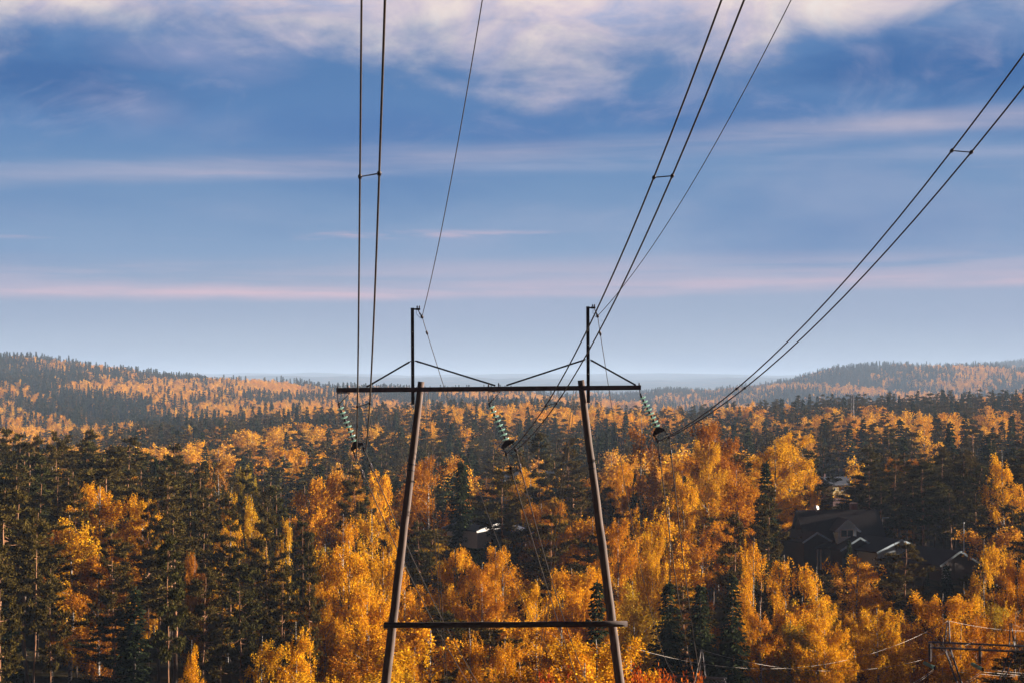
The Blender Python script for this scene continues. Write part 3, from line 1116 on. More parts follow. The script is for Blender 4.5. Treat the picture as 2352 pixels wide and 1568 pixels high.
def house_part(root, dx, dy, dz, rz, w, d, eave, ridge, wall, roof, fascia, prefix):
    """one gabled volume as parts of root: wall, roof, rake boards"""
    out_ = []
    for nm, fn, m in (('wall', lambda mb: gable_walls(mb, w, d, eave, ridge), wall), ('roof', lambda mb: gable_roof(mb, w, d, eave, ridge), roof),
                      ('rake_board', lambda mb: (rakes(mb, w / 2 + 0.4, eave - 0.4 * (ridge - eave) / (w / 2), ridge, -d / 2 - 0.43), rakes(mb, w / 2 + 0.4, eave - 0.4 * (ridge - eave) / (w / 2), ridge, d / 2 + 0.43)), fascia)):
        mb = MB()
        fn(mb)
        o = mb.build(prefix + nm if prefix else nm, m, root)
        o.location = (dx, dy, dz)
        o.rotation_euler = (0, 0, rz)
        out_.append(o)
    return out_


def Z3(zx, zy, Y):                   # points measured on the enlarged house picture
    return atS(1960 + zx / 4.704, 1180 + zy / 4.704, Y)


def make_big_house():
    Y = 242.0
    o0 = Z3(720, 1130, Y)
    root = empty('gabled_house', o0, R(6), 'large dark-roofed house with a pale dormer and satellite dish among the pines', 'house')
    z = lambda zy: Z3(720, zy, Y).z - o0.z
    x = lambda zx: Z3(zx, 900, Y).x - o0.x
    # main volume: ridge along the picture plane
    w_, d_ = 8.5, 9.4
    cx = x(720)
    parts = house_part(root, cx, 3.6, 0, R(90), w_, d_, z(850), z(475), 'brown_wall', 'roof_dark', 'roof_dark', '')
    # dormer
    wv, e_, r_ = 2.3, z(655), z(553)
    dl = house_part(root, x(705), 0.6, 0, 0, wv, 4.0, e_, r_, 'shade_blue_board', 'roof_dark', 'shade_blue_board', 'dormer_')
    dw = dl[0]
    window(dw, (0.0, -2.0, (z(665) + z(745)) / 2), 1.55, 0.85)
    # side gable
    house_part(root, x(255), 1.4, 0, R(20), 3.4, 5.0, z(790), z(700), 'brown_wall', 'roof_dark', 'shade_blue_board', 'side_wing_')
    # porch gable
    house_part(root, x(770), -1.5, 0, R(12), 4.4, 3.0, z(870), z(748), 'brown_wall', 'roof_dark', 'shade_blue_board', 'porch_')
    w1 = parts[0]
    # chimney stub
    mb = MB()
    mb.box((x(930), 4.0, z(450)), (0.8, 0.7, 1.2))
    mb.box((x(930), 4.0, z(450) + 0.65), (0.95, 0.85, 0.1))
    ch = mb.build('chimney', 'brick_plinth', root)
    # verandah posts
    for zx in (360, 400):
        mb = MB()
        mb.bar((x(zx), -1.0, 0), (x(zx), -1.0, z(890)), 0.12, 0.12)
        mb.build('verandah_post', 'white_board', root)
    # roof aerial
    mb = MB()
    mb.tube([(x(1230), 2.0, z(790)), (x(1230), 2.0, z(545))], 0.03, 6)
    mb.tube([(x(1230), 2.0, z(550)), (x(1310), 2.0, z(548))], 0.025, 6)
    for k in range(5):
        mb.tube([(x(1240 + k * 15), 1.75, z(549)), (x(1240 + k * 15), 2.25, z(549))], 0.012, 5)
    mb.build('aerial', 'galvanised_steel', root)
    # satellite dish on the ridge end
    c = Vector((x(455), 3.2, z(435)))
    mb = MB()
    dirv = Vector((0.15, -0.95, 0.25)).normalized()
    mb.lathe(c - dirv * 0.1, c + dirv, [(0, 0.02), (0.02, 0.16), (0.07, 0.27), (0.13, 0.34), (0.14, 0.34), (0.09, 0.26), (0.05, 0.15), (0.04, 0.02)], 20)
    mb.tube([c, c + dirv * 0.42 + Vector((0, 0, -0.1))], 0.02, 6)
    mb.tube([c, Vector((c.x, c.y, z(475)))], 0.04, 8)
    mb.build('satellite_dish', 'white_board', root)


def make_wing_house():
    Y = 236.0
    o0 = Z3(1210, 1100, Y)
    root = empty('gabled_house', o0, 0, 'low house with a pale gable and white rake boards beside the dormered house', 'house')
    z = lambda zy: Z3(1210, zy, Y).z - o0.z
    house_part(root, 0, 4.2, 0, R(24), 6.2, 8.0, z(925), z(800), 'grey_blue_wall', 'roof_dark', 'shade_blue_board', '')
    mb = MB()
    mb.box((-3.0, 5.2, z(860)), (0.6, 0.6, 1.4))
    mb.build('chimney', 'brick_plinth', root)


def make_garage():
    Y = 226.0
    o0 = Z3(1880, 1270, Y)
    root = empty('garage', o0, 0, 'dark garage with a white-edged gable and pale door post below the pines', 'garage')
    z = lambda zy: Z3(1880, zy, Y).z - o0.z
    ps = house_part(root, 0, 4.0, 0, R(26), 5.0, 8.0, z(1075), z(935), 'brown_wall', 'roof_dark', 'shade_blue_board', '')
    mb = MB()
    mb.box((-1.9, -4.03, 1.05), (0.95, 0.06, 2.1))
    mb.build('door', 'white_board', ps[0])
    mb = MB()
    mb.box((0.6, -4.03, 1.05), (2.4, 0.06, 2.0))
    mb.build('garage_door', 'brown_wall', ps[0])


def make_pole():
    p = Z3(2115, 900, 238)
    mb = MB()
    top = Z3(2115, 600, 238)
    g = gz(p.x, 238)
    root = empty('flagpole', (p.x, 238, g), 0, 'bare white flagpole standing among dark pine trunks', 'flagpole')
    mb.tube([(0, 0, 0), (0, 0, top.z - g)], [0.07, 0.05], 10)
    mb.build('staff', 'white_board', root)
    mb = MB()
    mb.lathe((0, 0, top.z - g - 0.02), (0, 0, top.z - g + 1), [(0, 0.03), (0.04, 0.09), (0.10, 0.11), (0.16, 0.08), (0.19, 0.02)], 10)
    mb.build('finial', 'white_board', root)


def make_yellow_house():
    Y = 440.0
    o0 = Z3(720, 345, Y)
    root = empty('yellow_house', o0, R(24), 'pale yellow two-storey house with dark roof seen between birches and a pine', 'house')
    sc = Y / 4978 / 4.704
    zz = lambda zy: (345 - zy) * sc * 1.0
    W_, D_ = 8.6, 8.0
    x0 = (550 - 720) * sc
    cx = x0 + W_ / 2
    mb = MB()
    mb.box((cx, D_ / 2, zz(265) / 2 - 1.5), (W_, D_, zz(265) + 3.0))
    mb.build('lower_wall', 'brick_plinth', root)
    mb = MB()
    hh = zz(145) - zz(265)
    mb.box((cx, D_ / 2, zz(265) + hh / 2), (W_ + 0.04, D_ + 0.04, hh))
    w1 = mb.build('wall', 'yellow_wall', root)
    window(w1, ((683 - 720) * sc, -0.03, zz(190)), 0.95, 0.85)
    window(w1, ((762 - 720) * sc, -0.03, zz(212)), 0.8, 1.0)
    window(w1, ((590 - 720) * sc, -0.03, zz(187)), 0.3, 0.3)
    mb = MB()
    e = zz(147)
    r_ = zz(85)
    hw = D_ / 2 + 0.5
    vs = []
    for s_ in (-1, 1):
        a = [(x0 - 0.5, D_ / 2 + s_ * hw, e), (x0 + W_ + 0.5, D_ / 2 + s_ * hw, e), (x0 + W_ + 0.5, D_ / 2, r_ + 0.3), (x0 - 0.5, D_ / 2, r_ + 0.3)]
        b = [(p[0], p[1], p[2] + 0.2) for p in a]
        mb.add(a + b, [(0, 1, 2, 3), (7, 6, 5, 4), (0, 4, 5, 1), (1, 5, 6, 2), (2, 6, 7, 3), (3, 7, 4, 0)])
    rf = mb.build('roof', 'roof_blue', root)
    mb = MB()
    mb.box((x0 + 0.4, D_ / 2 + 0.3, r_ + 0.75), (0.6, 0.6, 1.3))
    mb.build('chimney', 'brick_plinth', rf)


def make_centre_house():
    Y = 236.0
    Zc = lambda zx, zy: atS(1100 + zx / 7.84, 1250 + zy / 7.84, Y)
    o0 = Zc(900, 900)
    root = empty('low_house', o0, 0, 'low house with sunlit white roof edge half hidden by orange birches', 'house')
    z = lambda zy: Zc(900, zy).z - o0.z
    x = lambda zx: Zc(zx, 800).x - o0.x
    # long shallow gable turned so that one eave catches the sun
    ps = house_part(root, x(820), 1.5, 0, R(38), 6.0, 6.0, z(560), z(440), 'white_board', 'roof_blue', 'white_board', '')
    house_part(root, x(1400), -0.5, 0, R(-20), 3.6, 4.0, z(640), z(520), 'brown_wall', 'roof_blue', 'roof_dark', 'annex_')
    window(root, (x(1410), -2.75, z(800)), 0.55, 1.0)
    mb = MB()
    mb.tube([(x(793), 1.0, z(520)), (x(793), 1.0, z(400))], 0.04, 6)
    mb.build('flue', 'galvanised_steel', root)


def make_teal_house():
    Y = 345.0
    c = at(1216, 1125, Y)
    root = empty('teal_house', (c.x, Y, c.z - 3.0), R(10), 'blue-green wooden house in shade behind tall pine trunks', 'house')
    ps = house_part(root, 0, 0, 0, R(90), 6.0, 8.5, 4.2, 6.2, 'teal_wall', 'roof_blue', 'white_board', '')
    window(root, (-3.0, -3.02, 2.9), 0.8, 0.9)
    window(root, (1.0, -3.02, 2.9), 0.8, 0.9)


def make_far_hall():
    Y = 560.0
    c = atS(2118, 1180, Y)
    root = empty('long_building', (c.x, Y, c.z - 2.0), R(-5), 'long pale grey building with blue roof behind the yellow house', 'building')
    ps = house_part(root, 0, 0, 0, R(90), 9.0, 20.0, 2.0, 3.6, 'grey_blue_wall', 'roof_blue', 'white_board', '')
    for k in range(4):
        window(root, (-6 + k * 4, -4.52, 1.0), 1.2, 1.0)


make_big_house()
make_wing_house()
make_garage()
make_pole()
make_yellow_house()
make_centre_house()
make_teal_house()
make_far_hall()


# ---------------------------------------------------------------- trees: mesh generators
def quads(cen, ax, bx):
    """cen, ax, bx: (n,3) -> verts (4n,3)"""
    n = len(cen)
    V = np.empty((n, 4, 3))
    V[:, 0] = cen - ax - bx
    V[:, 1] = cen + ax - bx
    V[:, 2] = cen + ax + bx
    V[:, 3] = cen - ax + bx
    return V.reshape(-1, 3)


def quad_mesh(name, V, m):
    n = len(V) // 4
    me = bpy.data.meshes.new(name)
    me.vertices.add(4 * n)
    me.vertices.foreach_set('co', V.astype(np.float32).ravel())
    me.loops.add(4 * n)
    me.loops.foreach_set('vertex_index', np.arange(4 * n, dtype=np.int32))
    me.polygons.add(n)
    me.polygons.foreach_set('loop_start', np.arange(0, 4 * n, 4, dtype=np.int32))
    me.polygons.foreach_set('loop_total', np.full(n, 4, dtype=np.int32))
    me.materials.append(MATS[m])
    me.update(calc_edges=True)
    return me


def unit(v):
    return v / np.maximum(np.linalg.norm(v, axis=-1, keepdims=True), 1e-9)


def leaves_at(rng, cen, size, flat=0.0, aspect=0.75):
    """random oriented leaf quads"""
    n = len(cen)
    a = unit(rng.normal(size=(n, 3)))
    a[:, 2] *= (1 - flat)
    a = unit(a)
    b = unit(np.cross(a, rng.normal(size=(n, 3))))
    s_ = (size * rng.uniform(0.6, 1.35, n))[:, None] * 0.5
    return quads(cen, a * s_, b * s_ * aspect)


def needles_at(rng, cen, dirs, length, width):
    n = len(cen)
    d = unit(dirs)
    b = unit(np.cross(d, rng.normal(size=(n, 3))))
    L = (length * rng.uniform(0.6, 1.3, n))[:, None] * 0.5
    w = (width * rng.uniform(0.7, 1.3, n))[:, None] * 0.5
    return quads(cen + d * L, d * L, b * w)


def tube_np(pts, rads, seg=5):
    mb = MB()
    mb.tube(pts, rads, seg, 0, False)
    return mb


def birch(seed, H=18.0, rad=3.0, low=0.18, nl=34, leaf=0.16, per=1.0, droop=1.0, leafm='birch_leaves', full=True, peak=0.45, sparse=0.0):
    rng = np.random.default_rng(seed)
    tr = MB()
    # trunk
    n = 12
    lean = rng.normal(0, 0.25, 2)
    wob = rng.normal(0, 0.10, (n, 2)).cumsum(0) * 0.6
    tp = np.array([[wob[i, 0] + lean[0] * i / n, wob[i, 1] + lean[1] * i / n, H * 0.96 * i / (n - 1)] for i in range(n)])
    tp[0, :2] = 0
    tr.tube(tp, [0.17 * (1 - 0.92 * (i / (n - 1)) ** 1.1) + 0.012 for i in range(n)], 8 if full else 5, 0, False)

    def tpos(t):
        f_ = t * (n - 1)
        i = min(int(f_), n - 2)
        return tp[i] + (tp[i + 1] - tp[i]) * (f_ - i)
    cen = []
    # uneven crown: a few sectors stick out, some are thin
    sect = rng.uniform(0.65, 1.25, 7)
    for l in range(nl):
        t = low + (0.97 - low) * ((l + rng.uniform(0, 1)) / nl)
        if rng.uniform() < 0.13 + sparse:
            continue
        prof = math.sin(math.pi * min(1, max(0.0, (t - low) / (1 - low))) ** (math.log(0.5) / math.log(peak))) ** 0.75
        an = rng.uniform(0, 2 * math.pi)
        Lr = (rad * prof * sect[int(an / (2 * math.pi) * 7) % 7] + 0.35) * rng.uniform(0.75, 1.15)
        rise = rng.uniform(0.5, 1.2) * Lr * (0.8 + 0.5 * t)
        p0 = tpos(t * 0.96)
        dirh = np.array([math.cos(an), math.sin(an), 0])
        ts = np.linspace(0, 1, 6)
        top = min(rise, H * 1.02 - p0[2])
        pts = np.array([p0 + dirh * Lr * s_ + np.array([0, 0, 1]) * (top * (s_ ** 0.8) * (1 - 0.25 * s_)) + rng.normal(0, 0.05, 3) * s_ for s_ in ts])
        if full or l % 3 == 0:
            r0 = 0.055 * (1.1 - t) + 0.014
            tr.tube(pts, [r0 * (1 - 0.8 * s_) for s_ in ts], 4, 0, False)
        ntw = max(3, int((3 + (4.2 if full else 5) * Lr) * per))
        for k in range(ntw):
            s_ = rng.uniform(0.22, 1.0)
            f_ = s_ * 5
            i = min(int(f_), 4)
            q = pts[i] + (pts[i + 1] - pts[i]) * (f_ - i)
            q = q + rng.normal(0, 0.24 if full else 0.32, 3) * np.array([1, 1, 0.9])
            nst = 5 if full else 2
            for _ in range(nst):
                s0 = q + rng.normal(0, 0.14 if full else 0.2, 3)
                ln = rng.uniform(0.35, 1.25) * droop
                m_ = max(3, int(ln / (leaf * 0.62)))
                tt = np.linspace(0, 1, m_)[:, None]
                drift = rng.normal(0, 0.22, 2)
                st = s0 + np.concatenate([tt * drift[0], tt * drift[1], -tt * ln + 0.15], 1) + rng.normal(0, leaf * 0.55, (m_, 3))
                cen.append(st)
    cen = np.concatenate(cen)
    V = leaves_at(rng, cen, leaf)
    return tr, V, leafm, 'birch_bark', H


def pine(seed, H=21.0, rad=2.9, low=0.42, nl=46, needle=0.34, width=0.075, per=1.0, full=True, tiers=True, mat_n='pine_needles'):
    rng = np.random.default_rng(seed)
    tr = MB()
    n = 12
    lean = rng.normal(0, 0.55, 2)
    wob = rng.normal(0, 0.09, (n, 2)).cumsum(0)
    tp = np.array([[wob[i, 0] + lean[0] * (i / n) ** 1.5, wob[i, 1] + lean[1] * (i / n) ** 1.5, H * 0.97 * i / (n - 1)] for i in range(n)])
    tp[0, :2] = 0
    tr.tube(tp, [0.20 * (1 - 0.85 * (i / (n - 1)) ** 1.2) + 0.015 for i in range(n)], 8 if full else 5, 0, False)

    def tpos(t):
        f_ = t * (n - 1)
        i = min(int(f_), n - 2)
        return tp[i] + (tp[i + 1] - tp[i]) * (f_ - i)
    C_, D_ = [], []
    sect = rng.uniform(0.55, 1.3, 6)
    nwh = max(7, nl // 5)
    for l in range(nl):
        q = (l + rng.uniform(0, 1)) / nl
        q = 0.5 * q + 0.5 * (math.floor(q * nwh) + 0.5 + rng.normal(0, 0.12)) / nwh
        q = min(max(q, 0.0), 1.0)
        t = low + (0.985 - low) * q
        if rng.uniform() < 0.10:
            continue
        prof = min(1.0, (1 - q) * 1.9 + 0.18) * (0.55 + 0.45 * min(1, q * 4))
        an = rng.uniform(0, 2 * math.pi)
        Lr = rad * prof * sect[int(an / (2 * math.pi) * 6) % 6] * rng.uniform(0.7, 1.15) + 0.25
        p0 = tpos(t)
        dirh = np.array([math.cos(an), math.sin(an), 0])
        rise = Lr * rng.uniform(-0.12, 0.35) * (0.4 + 1.2 * q)
        ts = np.linspace(0, 1, 5)
        pts = np.array([p0 + dirh * Lr * s_ + np.array([0, 0, 1]) * (rise * s_ - 0.16 * Lr * math.sin(s_ * math.pi) * (1 - q)) + rng.normal(0, 0.04, 3) for s_ in ts])
        if full or l % 3 == 0:
            tr.tube(pts, [0.05 * (1.15 - q) * (1 - 0.75 * s_) + 0.008 for s_ in ts], 4, 0, False)
        npd = max(3, int((3 + 8.0 * Lr) * per))
        for k in range(npd):
            s_ = 1 - rng.uniform(0, 0.72) ** 1.3
            f_ = s_ * 4
            i = min(int(f_), 3)
            c = pts[i] + (pts[i + 1] - pts[i]) * (f_ - i)
            c = c + rng.normal(0, 1, 3) * np.array([0.34, 0.34, 0.07]) * (0.6 + 0.5 * Lr / rad) + np.array([0, 0, 0.05])
            m_ = 12 if full else 6
            cc = c + rng.normal(0, 0.10, (m_, 3)) * np.array([1, 1, 0.5])
            dd = rng.normal(0, 1, (m_, 3)) * np.array([1, 1, 0.45]) + np.array([0, 0, 0.35]) + dirh * 0.35
            C_.append(cc)
            D_.append(dd)
    if full:
        # dead snags on the bare trunk
        for k in range(9):
            t = rng.uniform(0.18, low)
            an = rng.uniform(0, 2 * math.pi)
            p0 = tpos(t)
            L_ = rng.uniform(0.5, 1.5)
            e = p0 + np.array([math.cos(an) * L_, math.sin(an) * L_, rng.uniform(-0.2, 0.35)])
            tr.tube([p0, (p0 + e) / 2 + np.array([0, 0, 0.08]), e], [0.03, 0.02, 0.008], 4, 0, False)
    C_, D_ = np.concatenate(C_), np.concatenate(D_)
    V = needles_at(rng, C_, D_, needle, width)
    return tr, V, mat_n, 'pine_bark', H


def spruce(seed, H=17.0, rad=2.5, low=0.05, step=0.36, per=1.0, nb=9, needle=0.34, width=0.11, full=True):
    rng = np.random.default_rng(seed)
    tr = MB()
    tr.tube([(0, 0, 0), (0, 0, H * 0.5), (0, 0, H)], [0.17, 0.09, 0.012], 6, 0, False)
    C_, D_ = [], []
    z = H * low + 0.4
    while z < H - 0.12:
        q = z / H
        R_ = rad * ((1 - q) ** 0.85) * rng.uniform(0.82, 1.15) + 0.12
        k_n = max(4, int(nb * (0.55 + 0.45 * (1 - q)) + rng.integers(-1, 2)))
        a0 = rng.uniform(0, 6.28)
        for k in range(k_n):
            if rng.uniform() < 0.07:
                continue
            an = a0 + 2 * math.pi * k / k_n + rng.normal(0, 0.2)
            L_ = R_ * rng.uniform(0.7, 1.2)
            dirh = np.array([math.cos(an), math.sin(an), 0])
            side = np.array([-math.sin(an), math.cos(an), 0])
            m_ = max(2, int(L_ / 0.20 * per))
            s_ = (np.arange(m_) + rng.uniform(0.2, 0.9)) / m_
            droopv = -0.42 * L_ * s_ + 0.26 * L_ * s_ ** 2.2 + (0.25 * L_ * s_ if q > 0.8 else 0)
            cc = np.array([0, 0, z]) + dirh * (L_ * s_)[:, None] + np.array([0, 0, 1]) * droopv[:, None]
            reps = 5 if full else 3
            for r_ in range(reps):
                sd = rng.choice([-1, 1], m_)[:, None] * rng.uniform(0.2, 1.0, (m_, 1))
                C_.append(cc + rng.normal(0, 0.05, (m_, 3)))
                D_.append(dirh * 0.7 + side * sd + np.array([0, 0, -0.45]) + rng.normal(0, 0.25, (m_, 3)))
        z += step * rng.uniform(0.75, 1.25) * (0.75 + 0.4 * (1 - q))
    # leader
    m_ = 10
    C_.append(np.stack([np.zeros(m_), np.zeros(m_), np.linspace(H - 0.9, H - 0.1, m_)], 1))
    D_.append(rng.normal(0, 0.5, (m_, 3)) + np.array([0, 0, 0.7]))
    C_, D_ = np.concatenate(C_), np.concatenate(D_)
    V = needles_at(rng, C_, D_, needle, width)
    return tr, V, 'spruce_needles', 'spruce_bark', H


PROTO = {}


def reg(kind, gen):
    tr, V, lm, bm, H = gen
    cm = quad_mesh(kind + '_crown', V, lm)
    tm = bpy.data.meshes.new(kind + '_trunk')
    tm.from_pydata(tr.v, [], tr.f)
    tm.materials.append(MATS[bm])
    tm.polygons.foreach_set('use_smooth', [True] * len(tm.polygons))
    w = np.percentile(np.abs(V[:, :2]), 96) * 2
    PROTO.setdefault(kind, []).append((cm, tm, H, w, V[:, 2].max()))


for sd in range(8):
    reg('birch_tree', birch(100 + sd, 18, (2.6, 3.1, 2.8, 3.4, 2.3, 2.9, 2.4, 3.6)[sd], (0.16, 0.2, 0.12, 0.2, 0.1, 0.28, 0.14, 0.24)[sd], (38, 40, 38, 42, 36, 26, 30, 34)[sd], 0.098, (1.0, 1.0, 1.0, 1.0, 1.0, 0.75, 0.85, 0.8)[sd],
                            (1.0, 1.25, 0.9, 1.1, 0.8, 1.4, 1.0, 1.3)[sd], peak=(0.45, 0.5, 0.4, 0.55, 0.35, 0.5, 0.42, 0.6)[sd], sparse=(0, 0, 0, 0, 0, 0.1, 0.05, 0.1)[sd]))
for sd in range(2):
    reg('sparse_birch', birch(150 + sd, 19, 2.6, 0.22, 30, 0.15, 0.42, 0.9, 'rust_leaves', True, 0.5, 0.15))
for sd in range(3):
    reg('aspen_tree', birch(200 + sd, 16, (3.2, 2.7, 3.6)[sd], 0.16, 42, 0.14, 1.0, 0.55, 'aspen_leaves', True, (0.55, 0.5, 0.6)[sd]))
for sd in range(5):
    reg('pine_tree', pine(300 + sd, 21, (2.8, 3.4, 3.0, 3.7, 2.6)[sd], (0.42, 0.5, 0.36, 0.46, 0.55)[sd], (54, 50, 60, 54, 44)[sd]))
for sd in range(3):
    reg('spruce_tree', spruce(400 + sd, 17, (2.5, 2.2, 2.8)[sd]))
for sd in range(2):
    reg('rowan_bush', birch(500 + sd, 5.5, 1.5, 0.1, 30, 0.10, 0.9, 0.4, 'rowan_leaves', True, 0.6))
# lighter versions for the trees on the ridge
for sd in range(3):
    reg('mid_birch', birch(600 + sd, 16, (2.9, 2.5, 3.3)[sd], 0.14, 30, 0.26, 0.75, 0.8, 'ridge_birch_leaves', False, 0.45))
for sd in range(3):
    reg('mid_aspen', birch(700 + sd, 15, (3.5, 3.0, 3.9)[sd], 0.14, 34, 0.28, 0.8, 0.5, 'aspen_leaves', False, 0.58))
for sd in range(3):
    reg('mid_pine', pine(800 + sd, 19, (3.2, 3.5, 2.8)[sd], (0.32, 0.4, 0.25)[sd], 40, 0.55, 0.18, 0.6, False))
for sd in range(3):
    reg('mid_spruce', spruce(900 + sd, 18, (2.4, 2.0, 2.7)[sd], 0.04, 0.6, 0.6, 8, 0.6, 0.24, False))

# ---------------------------------------------------------------- trees: where they stand
random.seed(5)
RNG = np.random.default_rng(77)
TREES = []                                            # (kind, variant, x, y, height, xy scale, rot, px, py)


def profile(tab):
    xs, ys = zip(*tab)
    return lambda x: float(np.interp(x, xs, ys))


REAR = profile([(-200, 1000), (0, 1000), (150, 990), (320, 1010), (345, 1045), (420, 1035), (560, 1070), (620, 1110), (680, 1090), (760, 1085), (820, 1080), (890, 1130), (940, 1110),
                (1000, 1060), (1050, 1075), (1080, 1130), (1130, 1100), (1180, 1120), (1240, 1030), (1300, 1040), (1360, 1110), (1420, 1100), (1470, 1050), (1560, 1080), (1600, 1000), (1680, 1000),
                (1720, 1080), (1760, 1030), (1830, 1060), (1870, 1100), (1895, 1165), (1955, 1165), (1970, 1040), (2010, 1065), (2060, 1050), (2130, 1030), (2250, 1025), (2352, 1020), (2600, 1020)])
FRONT = profile([(-200, 1090), (0, 1110), (100, 1100), (250, 1130), (400, 1160), (500, 1160), (640, 1200), (760, 1210), (850, 1200), (940, 1290), (1020, 1260), (1060, 1275), (1180, 1285), (1230, 1275),
                 (1300, 1300), (1400, 1230), (1500, 1220), (1580, 1210), (1650, 1190), (1720, 1210), (1790, 1280), (1880, 1310), (1950, 1300), (2000, 1290), (2080, 1345), (2200, 1365), (2230, 1260),
                 (2300, 1270), (2352, 1290), (2600, 1290)])


def limit(px, D):
    split = 200.0
    if 1800 < px < 2215:
        split = 252.0
    elif 1000 < px < 1200:
        split = 246.0
    elif 1195 < px < 1330:
        split = 215.0
    if D < 140:
        return max(FRONT(px), 1400) + (140 - D) * 2.0
    if D < 165:
        return max(FRONT(px) + 60, 1300)
    return FRONT(px) if D < split else REAR(px)


B_, P_, S_, A_, N_ = 'birch_tree', 'pine_tree', 'spruce_tree', 'aspen_tree', 'sparse_birch'


def put(kind, px, ytop, D, wpx=None, var=None):
    top = at(px, ytop, D)
    g = gz(top.x, D)
    h = top.z - g
    if h < 3.0:
        return
    pr = PROTO[kind]
    v = var if var is not None else int(RNG.integers(len(pr)))
    H, w = pr[v][4], pr[v][3]
    s_ = h / H
    sx = s_ ** 0.6 * (1.35 if kind in ('birch_tree', 'aspen_tree') else 1.15)
    if wpx:
        sx = wpx * (1.42 if kind in (B_, A_) else 1.15) * D / F / w
    TREES.append([kind, v, top.x, D, s_, sx, float(RNG.uniform(0, 6.28)), px, ytop, g])


